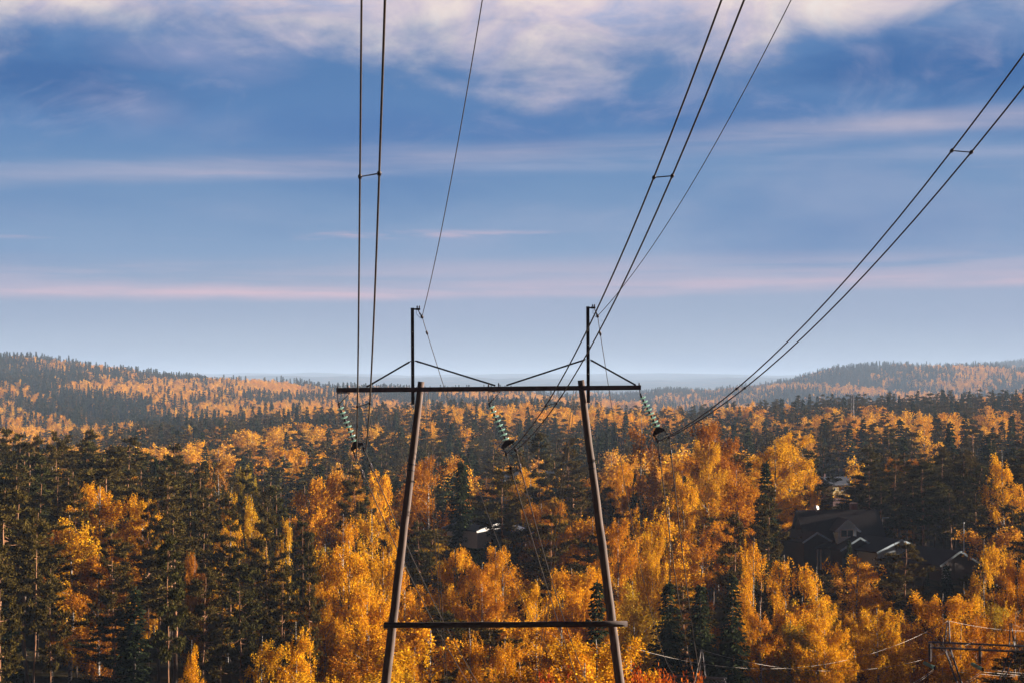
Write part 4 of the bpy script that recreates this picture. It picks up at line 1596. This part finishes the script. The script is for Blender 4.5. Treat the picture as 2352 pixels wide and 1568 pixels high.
KEY = [
    # pines along the skyline, picture left
    (P_, 14, 974, 255, 66), (P_, 50, 987, 262, 52), (P_, 78, 990, 250, 50), (P_, 121, 981, 252, 62), (P_, 141, 990, 262, 62), (P_, 197, 977, 258, 60), (P_, 221, 1005, 248, 66), (P_, 283, 996, 250, 88, 3),
    (S_, 358, 1042, 256, 34), (P_, 406, 1013, 246, 64), (P_, 463, 1052, 250, 56), (N_, 505, 1040, 258, 50), (P_, 571, 1066, 235, 46), (B_, 560, 1058, 262, 40),
    (P_, 34, 1062, 205, 92, 3), (P_, 88, 1062, 210, 60), (P_, 141, 1092, 205, 70), (P_, 178, 1100, 200, 56), (P_, 72, 1160, 158, 90), (P_, 4, 1240, 140, 80), (P_, 390, 1075, 205, 76), (P_, 440, 1100, 210, 66),
    (P_, 345, 1120, 190, 40), (P_, 470, 1130, 190, 70), (P_, 530, 1125, 195, 66), (P_, 605, 1150, 185, 84), (P_, 640, 1105, 215, 64), (P_, 700, 1185, 188, 56), (P_, 268, 1200, 168, 70), (P_, 460, 1290, 150, 84),
    (P_, 388, 1210, 132, 70, 4), (P_, 560, 1255, 155, 70), (P_, 640, 1300, 150, 70), (P_, 110, 1290, 150, 70), (P_, 715, 1240, 160, 50),
    (B_, 238, 1096, 207, 100, 3), (B_, 322, 1126, 205, 84, 1), (B_, 161, 1178, 186, 80, 0), (B_, 121, 1182, 196, 62), (B_, 222, 1255, 176, 110, 3), (B_, 451, 1253, 163, 40), (B_, 435, 1470, 121, 48, 4), (B_, 600, 1456, 130, 80), (B_, 681, 1430, 131, 82, 4),
    (B_, 664, 1180, 196, 46), (B_, 524, 1120, 215, 44), (B_, 575, 1130, 212, 40),
    # middle left
    (A_, 650, 1020, 470, 44), (A_, 700, 1030, 455, 50), (A_, 756, 1072, 265, 60), (A_, 792, 1070, 268, 58), (P_, 812, 1072, 240, 62, 3), (A_, 866, 1072, 272, 56), (A_, 715, 1085, 262, 64), (B_, 783, 1178, 192, 64), (B_, 852, 1167, 208, 54), (B_, 893, 1188, 206, 40),
    (B_, 800, 1240, 166, 96), (B_, 745, 1275, 165, 70), (B_, 880, 1262, 172, 80), (B_, 934, 1286, 172, 60), (B_, 850, 1320, 150, 90), (B_, 945, 1485, 131, 66, 4), (P_, 850, 1130, 225, 50),
    # middle
    (B_, 985, 1040, 266, 92, 2), (S_, 1059, 1051, 236, 84, 2), (P_, 1151, 1068, 231, 92, 3), (P_, 1240, 984, 292, 62, 4), (P_, 1308, 998, 300, 56, 1), (P_, 1200, 1030, 320, 50), (B_, 1246, 1142, 232, 86), (P_, 1256, 1170, 207, 96, 3),
    (B_, 1038, 1244, 187, 72), (B_, 1137, 1241, 188, 56), (B_, 1108, 1275, 180, 70), (B_, 1316, 1286, 172, 92), (B_, 1352, 1288, 176, 60), (B_, 1091, 1441, 136, 66, 4), (B_, 1166, 1462, 136, 70), (B_, 1230, 1330, 160, 70),
    (S_, 1372, 1322, 151, 92, 0), (S_, 1535, 1328, 172, 96, 2), (S_, 1609, 1332, 174, 86, 1), (S_, 1682, 1310, 172, 88, 0), (B_, 1418, 1174, 202, 54), (P_, 970, 1190, 215, 56), (P_, 1330, 1120, 250, 70), (P_, 1390, 1110, 255, 60),
    (B_, 1541, 1163, 196, 100), (B_, 1500, 1200, 190, 50), (B_, 1450, 1330, 174, 70), (N_, 1468, 968, 262, 70, 0), (N_, 1500, 1010, 265, 50, 1), (B_, 1430, 1050, 275, 50), (B_, 1566, 1077, 243, 52),
    # right
    (B_, 1648, 954, 263, 88, 3), (B_, 1625, 1000, 258, 60), (B_, 1690, 1075, 238, 80), (B_, 1772, 1006, 268, 104, 3), (B_, 1812, 985, 300, 60), (S_, 1759, 1050, 226, 66, 1), (P_, 1760, 1110, 215, 70), (P_, 1685, 1168, 196, 74), (A_, 1843, 1160, 250, 30),
    (B_, 1862, 1072, 268, 28), (P_, 2000, 1020, 268, 62, 0), (P_, 2050, 1050, 275, 62), (P_, 2084, 1036, 280, 52), (P_, 2130, 1050, 270, 66), (P_, 2166, 1027, 282, 60), (P_, 2205, 1037, 274, 62), (P_, 2234, 1027, 285, 56), (B_, 2307, 1035, 254, 76), (P_, 2346, 1042, 262, 60),
    (P_, 2270, 1090, 255, 60), (P_, 2020, 1100, 262, 62), (P_, 2100, 1110, 262, 70), (P_, 2185, 1115, 258, 70), (P_, 2240, 1130, 250, 60), (P_, 2330, 1150, 240, 60),
    (P_, 2063, 1238, 207, 112, 3), (B_, 1963, 1268, 206, 94), (S_, 1950, 1232, 224, 38), (B_, 2256, 1235, 197, 64), (B_, 2335, 1263, 200, 66), (B_, 1802, 1270, 190, 104), (B_, 1881, 1300, 190, 64), (B_, 1730, 1230, 192, 70), (B_, 2166, 1349, 186, 116), (B_, 2020, 1383, 181, 90),
    (B_, 1900, 1400, 176, 90), (B_, 2090, 1420, 190, 80), (B_, 1960, 1400, 184, 70), (S_, 2173, 1290, 222, 56), (S_, 2130, 1300, 221, 26), (B_, 2240, 1400, 182, 80), (B_, 2330, 1400, 184, 80), (B_, 2200, 1430, 180, 70), (B_, 2290, 1370, 190, 80), (P_, 2240, 1290, 210, 70),
    (B_, 1750, 1380, 178, 90), (B_, 1820, 1420, 180, 90), (A_, 2150, 1400, 232, 60),
    # golden crowns that stand out on the middle ridge
    ('mid_aspen', 1690, 934, 835, 46), ('mid_aspen', 1722, 930, 840, 44), ('mid_aspen', 1748, 938, 842, 40), ('mid_aspen', 1772, 942, 838, 36), ('mid_aspen', 1862, 938, 850, 42), ('mid_aspen', 1895, 930, 852, 46),
    ('mid_aspen', 1930, 932, 848, 44), ('mid_aspen', 1975, 930, 845, 44), ('mid_aspen', 2012, 928, 780, 56), ('mid_aspen', 2046, 948, 760, 44), ('mid_aspen', 2120, 962, 690, 50), ('mid_aspen', 2168, 976, 680, 46),
    ('mid_aspen', 2205, 960, 720, 40), ('mid_aspen', 2280, 985, 640, 44), ('mid_aspen', 1830, 985, 600, 56), ('mid_aspen', 1880, 1000, 560, 44), ('mid_birch', 2108, 1000, 560, 56), ('mid_aspen', 600, 1000, 620, 46),
    ('mid_aspen', 560, 985, 700, 44), ('mid_aspen', 500, 975, 740, 40), ('mid_aspen', 640, 975, 720, 44), ('mid_aspen', 700, 1000, 640, 48), ('mid_aspen', 740, 1015, 600, 44), ('mid_birch', 1520, 955, 820, 40), ('mid_birch', 1590, 960, 800, 40),
    ('mid_birch', 1020, 955, 830, 42), ('mid_birch', 1080, 950, 840, 40), ('mid_aspen', 940, 962, 820, 40), ('mid_birch', 880, 985, 740, 40), ('mid_aspen', 1370, 960, 830, 38), ('mid_aspen', 1440, 985, 700, 50),
    ('rowan_bush', 1268, 1518, 62, 80), ('rowan_bush', 1486, 1500, 71, 84), ('rowan_bush', 1545, 1510, 72, 70), ('rowan_bush', 1602, 1516, 73, 44),
]
for kd in KEY:
    put(*kd)
NKEY = len(TREES)

# open corridor under the valley line and house plots kept free of trees
HOUSES = [(at(1990, 1250, 246), 10), (at(2120, 1300, 236), 9), (at(2190, 1310, 230), 6), (at(1110, 1230, 238), 7), (at(1940, 1130, 444), 9), (at(1216, 1120, 345), 8), (at(1960, 1090, 560), 13)]


def free(x, y, rad):
    for c, r_ in HOUSES:
        if (x - c.x) ** 2 + (y - c.y) ** 2 < r_ * r_:
            return False
        # keep the sight line to the yellow house and the other roofs reasonably open
    for t in TREES:
        if (x - t[2]) ** 2 + (y - t[3]) ** 2 < rad * rad:
            return False
    return True


def species(px, D):
    r_ = RNG.uniform()
    if px < 620 and D > 140:
        return P_ if r_ < 0.78 else (B_ if r_ < 0.88 else S_)
    if px > 1930 and D > 238:
        return P_ if r_ < 0.88 else B_
    if 1050 < px < 1420 and D > 230:
        return P_ if r_ < 0.5 else (B_ if r_ < 0.8 else S_)
    return B_ if r_ < 0.54 else (P_ if r_ < 0.84 else (S_ if r_ < 0.93 else A_))


# near forest, filled between the measured trees
cand = []
for _ in range(9000):
    D = math.sqrt(RNG.uniform(108 ** 2, 335 ** 2))
    px = RNG.uniform(-60, 2412)
    cand.append((D, px))
for D, px in cand:
    x = (px - 1176) / F * D
    sp = 6.4 if D < 200 else 6.8
    if not free(x, D, sp * RNG.uniform(0.85, 1.2)):
        continue
    if px > 1380 and D < 173:                                  # corridor of the valley line
        continue
    if px < 660 and D < 150:                                   # open trunks at the lower edge
        continue
    lim = limit(px, D)
    g = gz(x, D)
    for kd in KEY:                                             # nothing may stand before the bright crowns
        if kd[0] in (B_, A_, N_) and D < kd[3] - 3 and abs(px - kd[1]) < 0.5 * kd[4] + 16:
            lim = max(lim, kd[2] + min(150, 0.42 * (1568 - kd[2])))
    kind = species(px, D)
    hmax = {P_: 22, B_: 19, S_: 18, A_: 17}[kind]
    h = hmax * RNG.uniform(0.72, 1.02)
    ztop = min(g + h, at(px, lim + RNG.uniform(0, 46), D).z)
    if ztop - g < 5.0:
        continue
    yp = proj((x, D, ztop))[1]
    if yp > 1600:
        continue
    put(kind, px, yp, D)

# ridge trees: nearest ones as trees of their own, the rest joined in the far forest
FAR = {'mid_birch': [], 'mid_aspen': [], 'mid_pine': [], 'mid_spruce': []}
counts = {}
for t in TREES:
    counts[t[0]] = counts.get(t[0], 0) + 1


def patch(x, y, s_, o):
    return math.sin(x / s_ + o) * math.sin(y / (s_ * 1.3) + o * 1.7) + 0.6 * math.sin((x + y) / (s_ * 0.6) + o * 3.1)


def noise_species(x, y, gold):
    p_ = patch(x, y, 26.0 + y * 0.02, 1.0) * 0.75 + RNG.normal(0, 0.28)
    return p_ < gold


mids = []
for _ in range(26000):
    D = math.sqrt(RNG.uniform(335 ** 2, 1080 ** 2))
    u = RNG.uniform(-0.275, 0.275)
    mids.append((D, u))
mids.sort()
cell = {}


def ok_cell(x, y, r_):
    cx, cy = int(x // r_), int(y // r_)
    for i in (-1, 0, 1):
        for j in (-1, 0, 1):
            for (a, b) in cell.get((r_, cx + i, cy + j), ()):
                if (a - x) ** 2 + (b - y) ** 2 < r_ * r_:
                    return False
    cell.setdefault((r_, cx, cy), []).append((x, y))
    return True


NMID = {'birch_tree': 0, 'aspen_tree': 0, 'pine_tree': 0, 'spruce_tree': 0}
MIDNAME = {'mid_birch': 'birch_tree', 'mid_aspen': 'aspen_tree', 'mid_pine': 'pine_tree', 'mid_spruce': 'spruce_tree'}
MIDT = []
for D, u in mids:
    x = u * D
    r_ = 8.4 if D < 700 else 9.2
    if not ok_cell(x, D, r_):
        continue
    if any((x - c.x) ** 2 + (D - c.y) ** 2 < rr * rr for c, rr in HOUSES):
        continue
    px = 1176 + u * F
    g = gz(x, D)
    if 1893 < px < 1960 and 335 < D < 440:                     # open ground before the yellow house
        continue
    if 1893 < px < 2950 and 428 < D < 482:                     # gap added so the low sun reaches the yellow house
        continue
    gold = noise_species(x, D, -0.24 if px > 900 else -0.28)
    if 880 < px < 1400 and D < 560:
        gold = gold and RNG.uniform() < 0.30
    if px > 1880 and D < 560:
        gold = gold and RNG.uniform() < 0.25
    kind = ('mid_aspen' if RNG.uniform() < 0.55 else 'mid_birch') if gold else ('mid_spruce' if RNG.uniform() < 0.33 else 'mid_pine')
    h = {'mid_birch': 14.5, 'mid_aspen': 13.5, 'mid_pine': 15, 'mid_spruce': 16}[kind] * RNG.uniform(0.8, 1.2)
    MIDT.append((kind, x, D, h, g, px))
# far hills
for (u0, u1, d0, d1, r_, gl) in ((-0.30, 0.045, 1080, 2750, 9.2, 0.06), (0.03, 0.295, 2500, 4000, 12.0, -0.12), (0.14, 0.295, 5300, 6300, 16.0, -0.4)):
    n = int(0.5 * (u1 - u0) * (d1 * d1 - d0 * d0) / (r_ * r_) * 1.15)
    us, ds = RNG.uniform(u0, u1, n), np.sqrt(RNG.uniform(d0 * d0, d1 * d1, n))
    for u, D in zip(us, ds):
        x = u * D
        p_ = patch(x, D * 0.35, 60.0, 0.6) * 0.55 + patch(x, D * 0.5, 26.0, 2.2) * 0.36 + RNG.normal(0, 0.30)
        hgt = gz(x, D) - CAMZ
        thr = gl - 0.30 * max(0.0, (hgt + 15) / 25.0)
        gold = p_ < thr + 0.05
        kind = ('mid_birch' if RNG.uniform() < 0.6 else 'mid_aspen') if gold else ('mid_spruce' if RNG.uniform() < 0.7 else 'mid_pine')
        h = {'mid_birch': 14.0, 'mid_aspen': 13.5, 'mid_pine': 15, 'mid_spruce': 17}[kind] * RNG.uniform(0.85, 1.45)
        FAR[kind].append((x, D, hgt + CAMZ, h))

# trees beside the view that throw their shade into it
for _ in range(3500):
    D = math.sqrt(RNG.uniform(95 ** 2, 480 ** 2))
    u = RNG.uniform(0.27, 0.75)
    x = u * D
    if x - 0.262 * D > 7.5 and not (u < 0.42 and 430 < D) and ok_cell(x, D, 6.51):
        kind = 'mid_pine' if RNG.uniform() < 0.5 else 'mid_birch'
        FAR[kind].append((x, D, gz(x, D), RNG.uniform(15, 22)))

CAP = 295


def gold_kind(k):
    return k in ('mid_birch', 'mid_aspen')


for kind, x, D, h, g, px in MIDT:
    nm = MIDNAME[kind]
    if D < 820 and counts.get(nm, 0) < CAP and -20 < px < 2372:
        counts[nm] = counts.get(nm, 0) + 1
        pr = PROTO[kind]
        v = int(RNG.integers(len(pr)))
        s_ = h / pr[v][4]
        ztop = proj((x, D, g + h))
        TREES.append([kind, v, x, D, s_, s_ * (1.3 if gold_kind(kind) else 1.2), float(RNG.uniform(0, 6.28)), px, ztop[1], g])
    else:
        FAR[kind].append((x, D, g, h))

# ---------------------------------------------------------------- trees: labels
ORD = ['first', 'second', 'third', 'fourth', 'fifth', 'sixth', 'seventh', 'eighth', 'ninth', 'tenth', 'eleventh', 'twelfth', 'thirteenth', 'fourteenth', 'fifteenth', 'sixteenth', 'seventeenth', 'eighteenth',
       'nineteenth', 'twentieth']
LANDM = [(-400, 'edge pine stand'), (170, 'bright birch pair'), (360, 'bare pine trunks'), (560, 'tall pine clump'), (730, 'bare crossarm end'), (900, 'first slanting pole'),
         (1030, 'lone dark spruce'), (1180, 'middle insulator'), (1330, 'second slanting pole'), (1480, 'straight-hung insulator'), (1600, 'tallest amber birch'), (1730, 'black spruce top'), (1870, 'yellow house'),
         (1970, 'dormered house'), (2100, 'garage gable'), (2230, 'lattice pylon')]


def landmark(px):
    k = [l for x0, l in LANDM if px >= x0]
    return k[-1] if k else LANDM[0][1]


def row_of(D):
    return 0 if D < 150 else 1 if D < 185 else 2 if D < 222 else 3 if D < 270 else 4 if D < 340 else 5 if D < 420 else 6 if D < 520 else 7 if D < 660 else 8


ROWN = ['lowest front row', 'second slope row', 'third slope row', 'tall upper row', 'wooded hollow row', 'valley floor row', 'farther valley row', 'ridge foot row', 'ridge slope row']
COLN = {'birch_tree': 'amber birch', 'sparse_birch': 'thin rust-leaved birch', 'aspen_tree': 'golden aspen', 'pine_tree': 'dark pine', 'spruce_tree': 'dark spruce', 'rowan_bush': 'red-leaved rowan',
        'mid_birch': 'orange birch', 'mid_aspen': 'golden aspen', 'mid_pine': 'bluish pine', 'mid_spruce': 'bluish spruce'}
CATN = {'birch_tree': 'birch', 'sparse_birch': 'birch', 'aspen_tree': 'aspen', 'pine_tree': 'pine', 'spruce_tree': 'spruce', 'rowan_bush': 'rowan'}
cells = {}
for i, t in enumerate(TREES):
    cells.setdefault((COLN[t[0]], landmark(t[7]), row_of(t[3])), []).append(i)
LAB = {}
for (cn_, lm_, rw_), ids in cells.items():
    ids.sort(key=lambda i: TREES[i][7])
    hs = [TREES[i][4] * PROTO[TREES[i][0]][TREES[i][1]][4] for i in ids]
    for k, i in enumerate(ids):
        if len(ids) == 1:
            LAB[i] = f'the only {cn_} in the {ROWN[rw_]} near the {lm_}'
        else:
            size = 'tallest' if hs[k] == max(hs) else 'lowest' if hs[k] == min(hs) else None
            LAB[i] = f'{size + " " if size else ORD[min(k, 19)] + " "}{cn_} in the {ROWN[rw_]} near the {lm_}'
seen = {}
for i in sorted(LAB):
    if LAB[i] in seen:
        LAB[i] = LAB[i].replace(' in the', ' close neighbour in the', 1)
    seen[LAB[i]] = 1
for i, t in enumerate(TREES):
    if t[0] == 'rowan_bush':
        LAB[i] = ['red-leaved rowan bush between the two poles at the lower frame', 'red-leaved rowan bush close beside the steep wooden pole', 'bright red-orange rowan bush under the falling conductors', 'small red rowan bush farthest from the wooden pole'][
            [j for j in range(len(TREES)) if TREES[j][0] == 'rowan_bush'].index(i)]

# ---------------------------------------------------------------- trees: build
for i, (kind, v, x, y, s_, sx, rot, px, py, g) in enumerate(TREES):
    cm, tm, H, w, zt = PROTO[kind][v]
    nm = MIDNAME.get(kind, 'birch_tree' if kind == 'sparse_birch' else kind)
    near = kind in CATN
    root = bpy.data.objects.new(nm, None)
    root.empty_display_size = 0.5
    COL.objects.link(root)
    root.location = (x, y, g - 0.15)
    root.rotation_euler = (0, 0, rot)
    root.scale = (sx, sx, s_)
    cat = CATN.get(nm, 'tree')
    tag(root, LAB[i], cat, {'birch': 'autumn birches', 'aspen': 'golden aspens', 'pine': 'dark pines', 'spruce': 'dark spruces', 'rowan': 'red rowan bushes'}[cat] + (' on the near slope' if near else ' in the valley and on the middle ridge'))
    for pn, me in (('crown', cm), ('trunk', tm)):
        o = bpy.data.objects.new(pn, me)
        COL.objects.link(o)
        o.parent = root

# ---------------------------------------------------------------- far forest: one scattered mass per kind of tree
STUFF = {'mid_birch': ('birch_forest', 'orange birch wood massed on the middle ridge and far hillsides'), 'mid_aspen': ('aspen_forest', 'golden aspen wood massed on the middle ridge and far hillsides'),
         'mid_pine': ('pine_forest', 'bluish pine wood massed on the middle ridge and far hills'), 'mid_spruce': ('spruce_forest', 'dark spruce wood with spiky tops massed on the far hills')}


def proto_mesh(kind, v):
    cm, tm, H, w, zt = PROTO[kind][v]
    n1, n2 = len(cm.vertices), len(tm.vertices)
    me = bpy.data.meshes.new(kind + '_whole')
    co1 = np.empty(n1 * 3, np.float32)
    cm.vertices.foreach_get('co', co1)
    vs = co1.reshape(-1, 3)
    # trunk kept simple at this distance
    tr = MB()
    tr.tube([(0, 0, 0), (0, 0, H * 0.5), (0, 0, H * 0.92)], [0.16, 0.10, 0.02], 5, 0, False)
    allv = np.concatenate([vs, np.array(tr.v)])
    fs = [tuple(range(4 * i, 4 * i + 4)) for i in range(n1 // 4)] + [tuple(a + n1 for a in f) for f in tr.f]
    me.from_pydata(allv.tolist(), [], fs)
    me.materials.append(cm.materials[0])
    me.materials.append(tm.materials[0])
    mi = [0] * (n1 // 4) + [1] * len(tr.f)
    me.polygons.foreach_set('material_index', mi)
    return bpy.data.objects.new(kind + '_whole', me), zt


for kind, lst in FAR.items():
    if not lst:
        continue
    A = np.array(lst)
    me = bpy.data.meshes.new(STUFF[kind][0])
    me.vertices.add(len(A))
    me.vertices.foreach_set('co', A[:, :3].astype(np.float32).ravel())
    protos = [proto_mesh(kind, v) for v in range(3)]
    zt = np.mean([p[1] for p in protos])
    sc = (A[:, 3] / zt).astype(np.float32)
    at_s = me.attributes.new('tree_scale', 'FLOAT', 'POINT')
    at_s.data.foreach_set('value', sc)
    at_r = me.attributes.new('tree_turn', 'FLOAT', 'POINT')
    at_r.data.foreach_set('value', RNG.uniform(0, 6.28, len(A)).astype(np.float32))
    at_i = me.attributes.new('tree_kind', 'INT', 'POINT')
    at_i.data.foreach_set('value', RNG.integers(0, 3, len(A)).astype(np.int32))
    me.update()
    o = bpy.data.objects.new(STUFF[kind][0], me)
    COL.objects.link(o)
    tag(o, STUFF[kind][1], 'forest', kind='stuff')
    ng = bpy.data.node_groups.new('scatter_' + kind, 'GeometryNodeTree')
    ng.interface.new_socket('Geometry', in_out='INPUT', socket_type='NodeSocketGeometry')
    ng.interface.new_socket('Geometry', in_out='OUTPUT', socket_type='NodeSocketGeometry')
    G = NT(ng)
    gi = G.n('NodeGroupInput')
    go = G.n('NodeGroupOutput')
    jo = G.n('GeometryNodeGeometryToInstance')
    for p, _ in protos:
        oi = G.n('GeometryNodeObjectInfo', transform_space='ORIGINAL')
        oi.inputs['Object'].default_value = p
        ng.links.new(oi.outputs['Geometry'], jo.inputs[0])
    ns = G.n('GeometryNodeInputNamedAttribute', data_type='FLOAT')
    ns.inputs[0].default_value = 'tree_scale'
    nr = G.n('GeometryNodeInputNamedAttribute', data_type='FLOAT')
    nr.inputs[0].default_value = 'tree_turn'
    nk = G.n('GeometryNodeInputNamedAttribute', data_type='INT')
    nk.inputs[0].default_value = 'tree_kind'
    cr = G.n('ShaderNodeCombineXYZ')
    ng.links.new(nr.outputs['Attribute'], cr.inputs[2])
    ip = G.n('GeometryNodeInstanceOnPoints')
    ip.inputs['Pick Instance'].default_value = True
    ng.links.new(gi.outputs[0], ip.inputs['Points'])
    ng.links.new(jo.outputs[0], ip.inputs['Instance'])
    ng.links.new(nk.outputs['Attribute'], ip.inputs['Instance Index'])
    ng.links.new(cr.outputs[0], ip.inputs['Rotation'])
    ng.links.new(ns.outputs['Attribute'], ip.inputs['Scale'])
    ng.links.new(ip.outputs[0], go.inputs[0])
    md = o.modifiers.new('scatter', 'NODES')
    md.node_group = ng

# ---------------------------------------------------------------- haze
def hazemat():
    m = bpy.data.materials.new('haze')
    m.use_nodes = True
    t = NT(m.node_tree)
    m.node_tree.nodes.clear()
    o = t.n('ShaderNodeOutputMaterial')
    p = t.n('ShaderNodeVolumePrincipled')
    p.inputs['Color'].default_value = (0.50, 0.68, 0.97, 1)
    p.inputs['Density'].default_value = 0.0001
    p.inputs['Anisotropy'].default_value = 0.0
    m.node_tree.links.new(p.outputs[0], o.inputs['Volume'])
    if hasattr(m.cycles, 'homogeneous_volume'):
        m.cycles.homogeneous_volume = True
    MATS['haze'] = m


hazemat()
mb = MB()
z0, z1 = CAMZ - 78, CAMZ + 85
mb.box((0, 10550, (z0 + z1) / 2), (34000, 22000, z1 - z0))
hz = mb.build('haze', 'haze')
tag(hz, 'thin blue autumn haze filling the valley', 'haze', kind='stuff')
print('TREES', len(TREES), counts, {k: len(v) for k, v in FAR.items()})
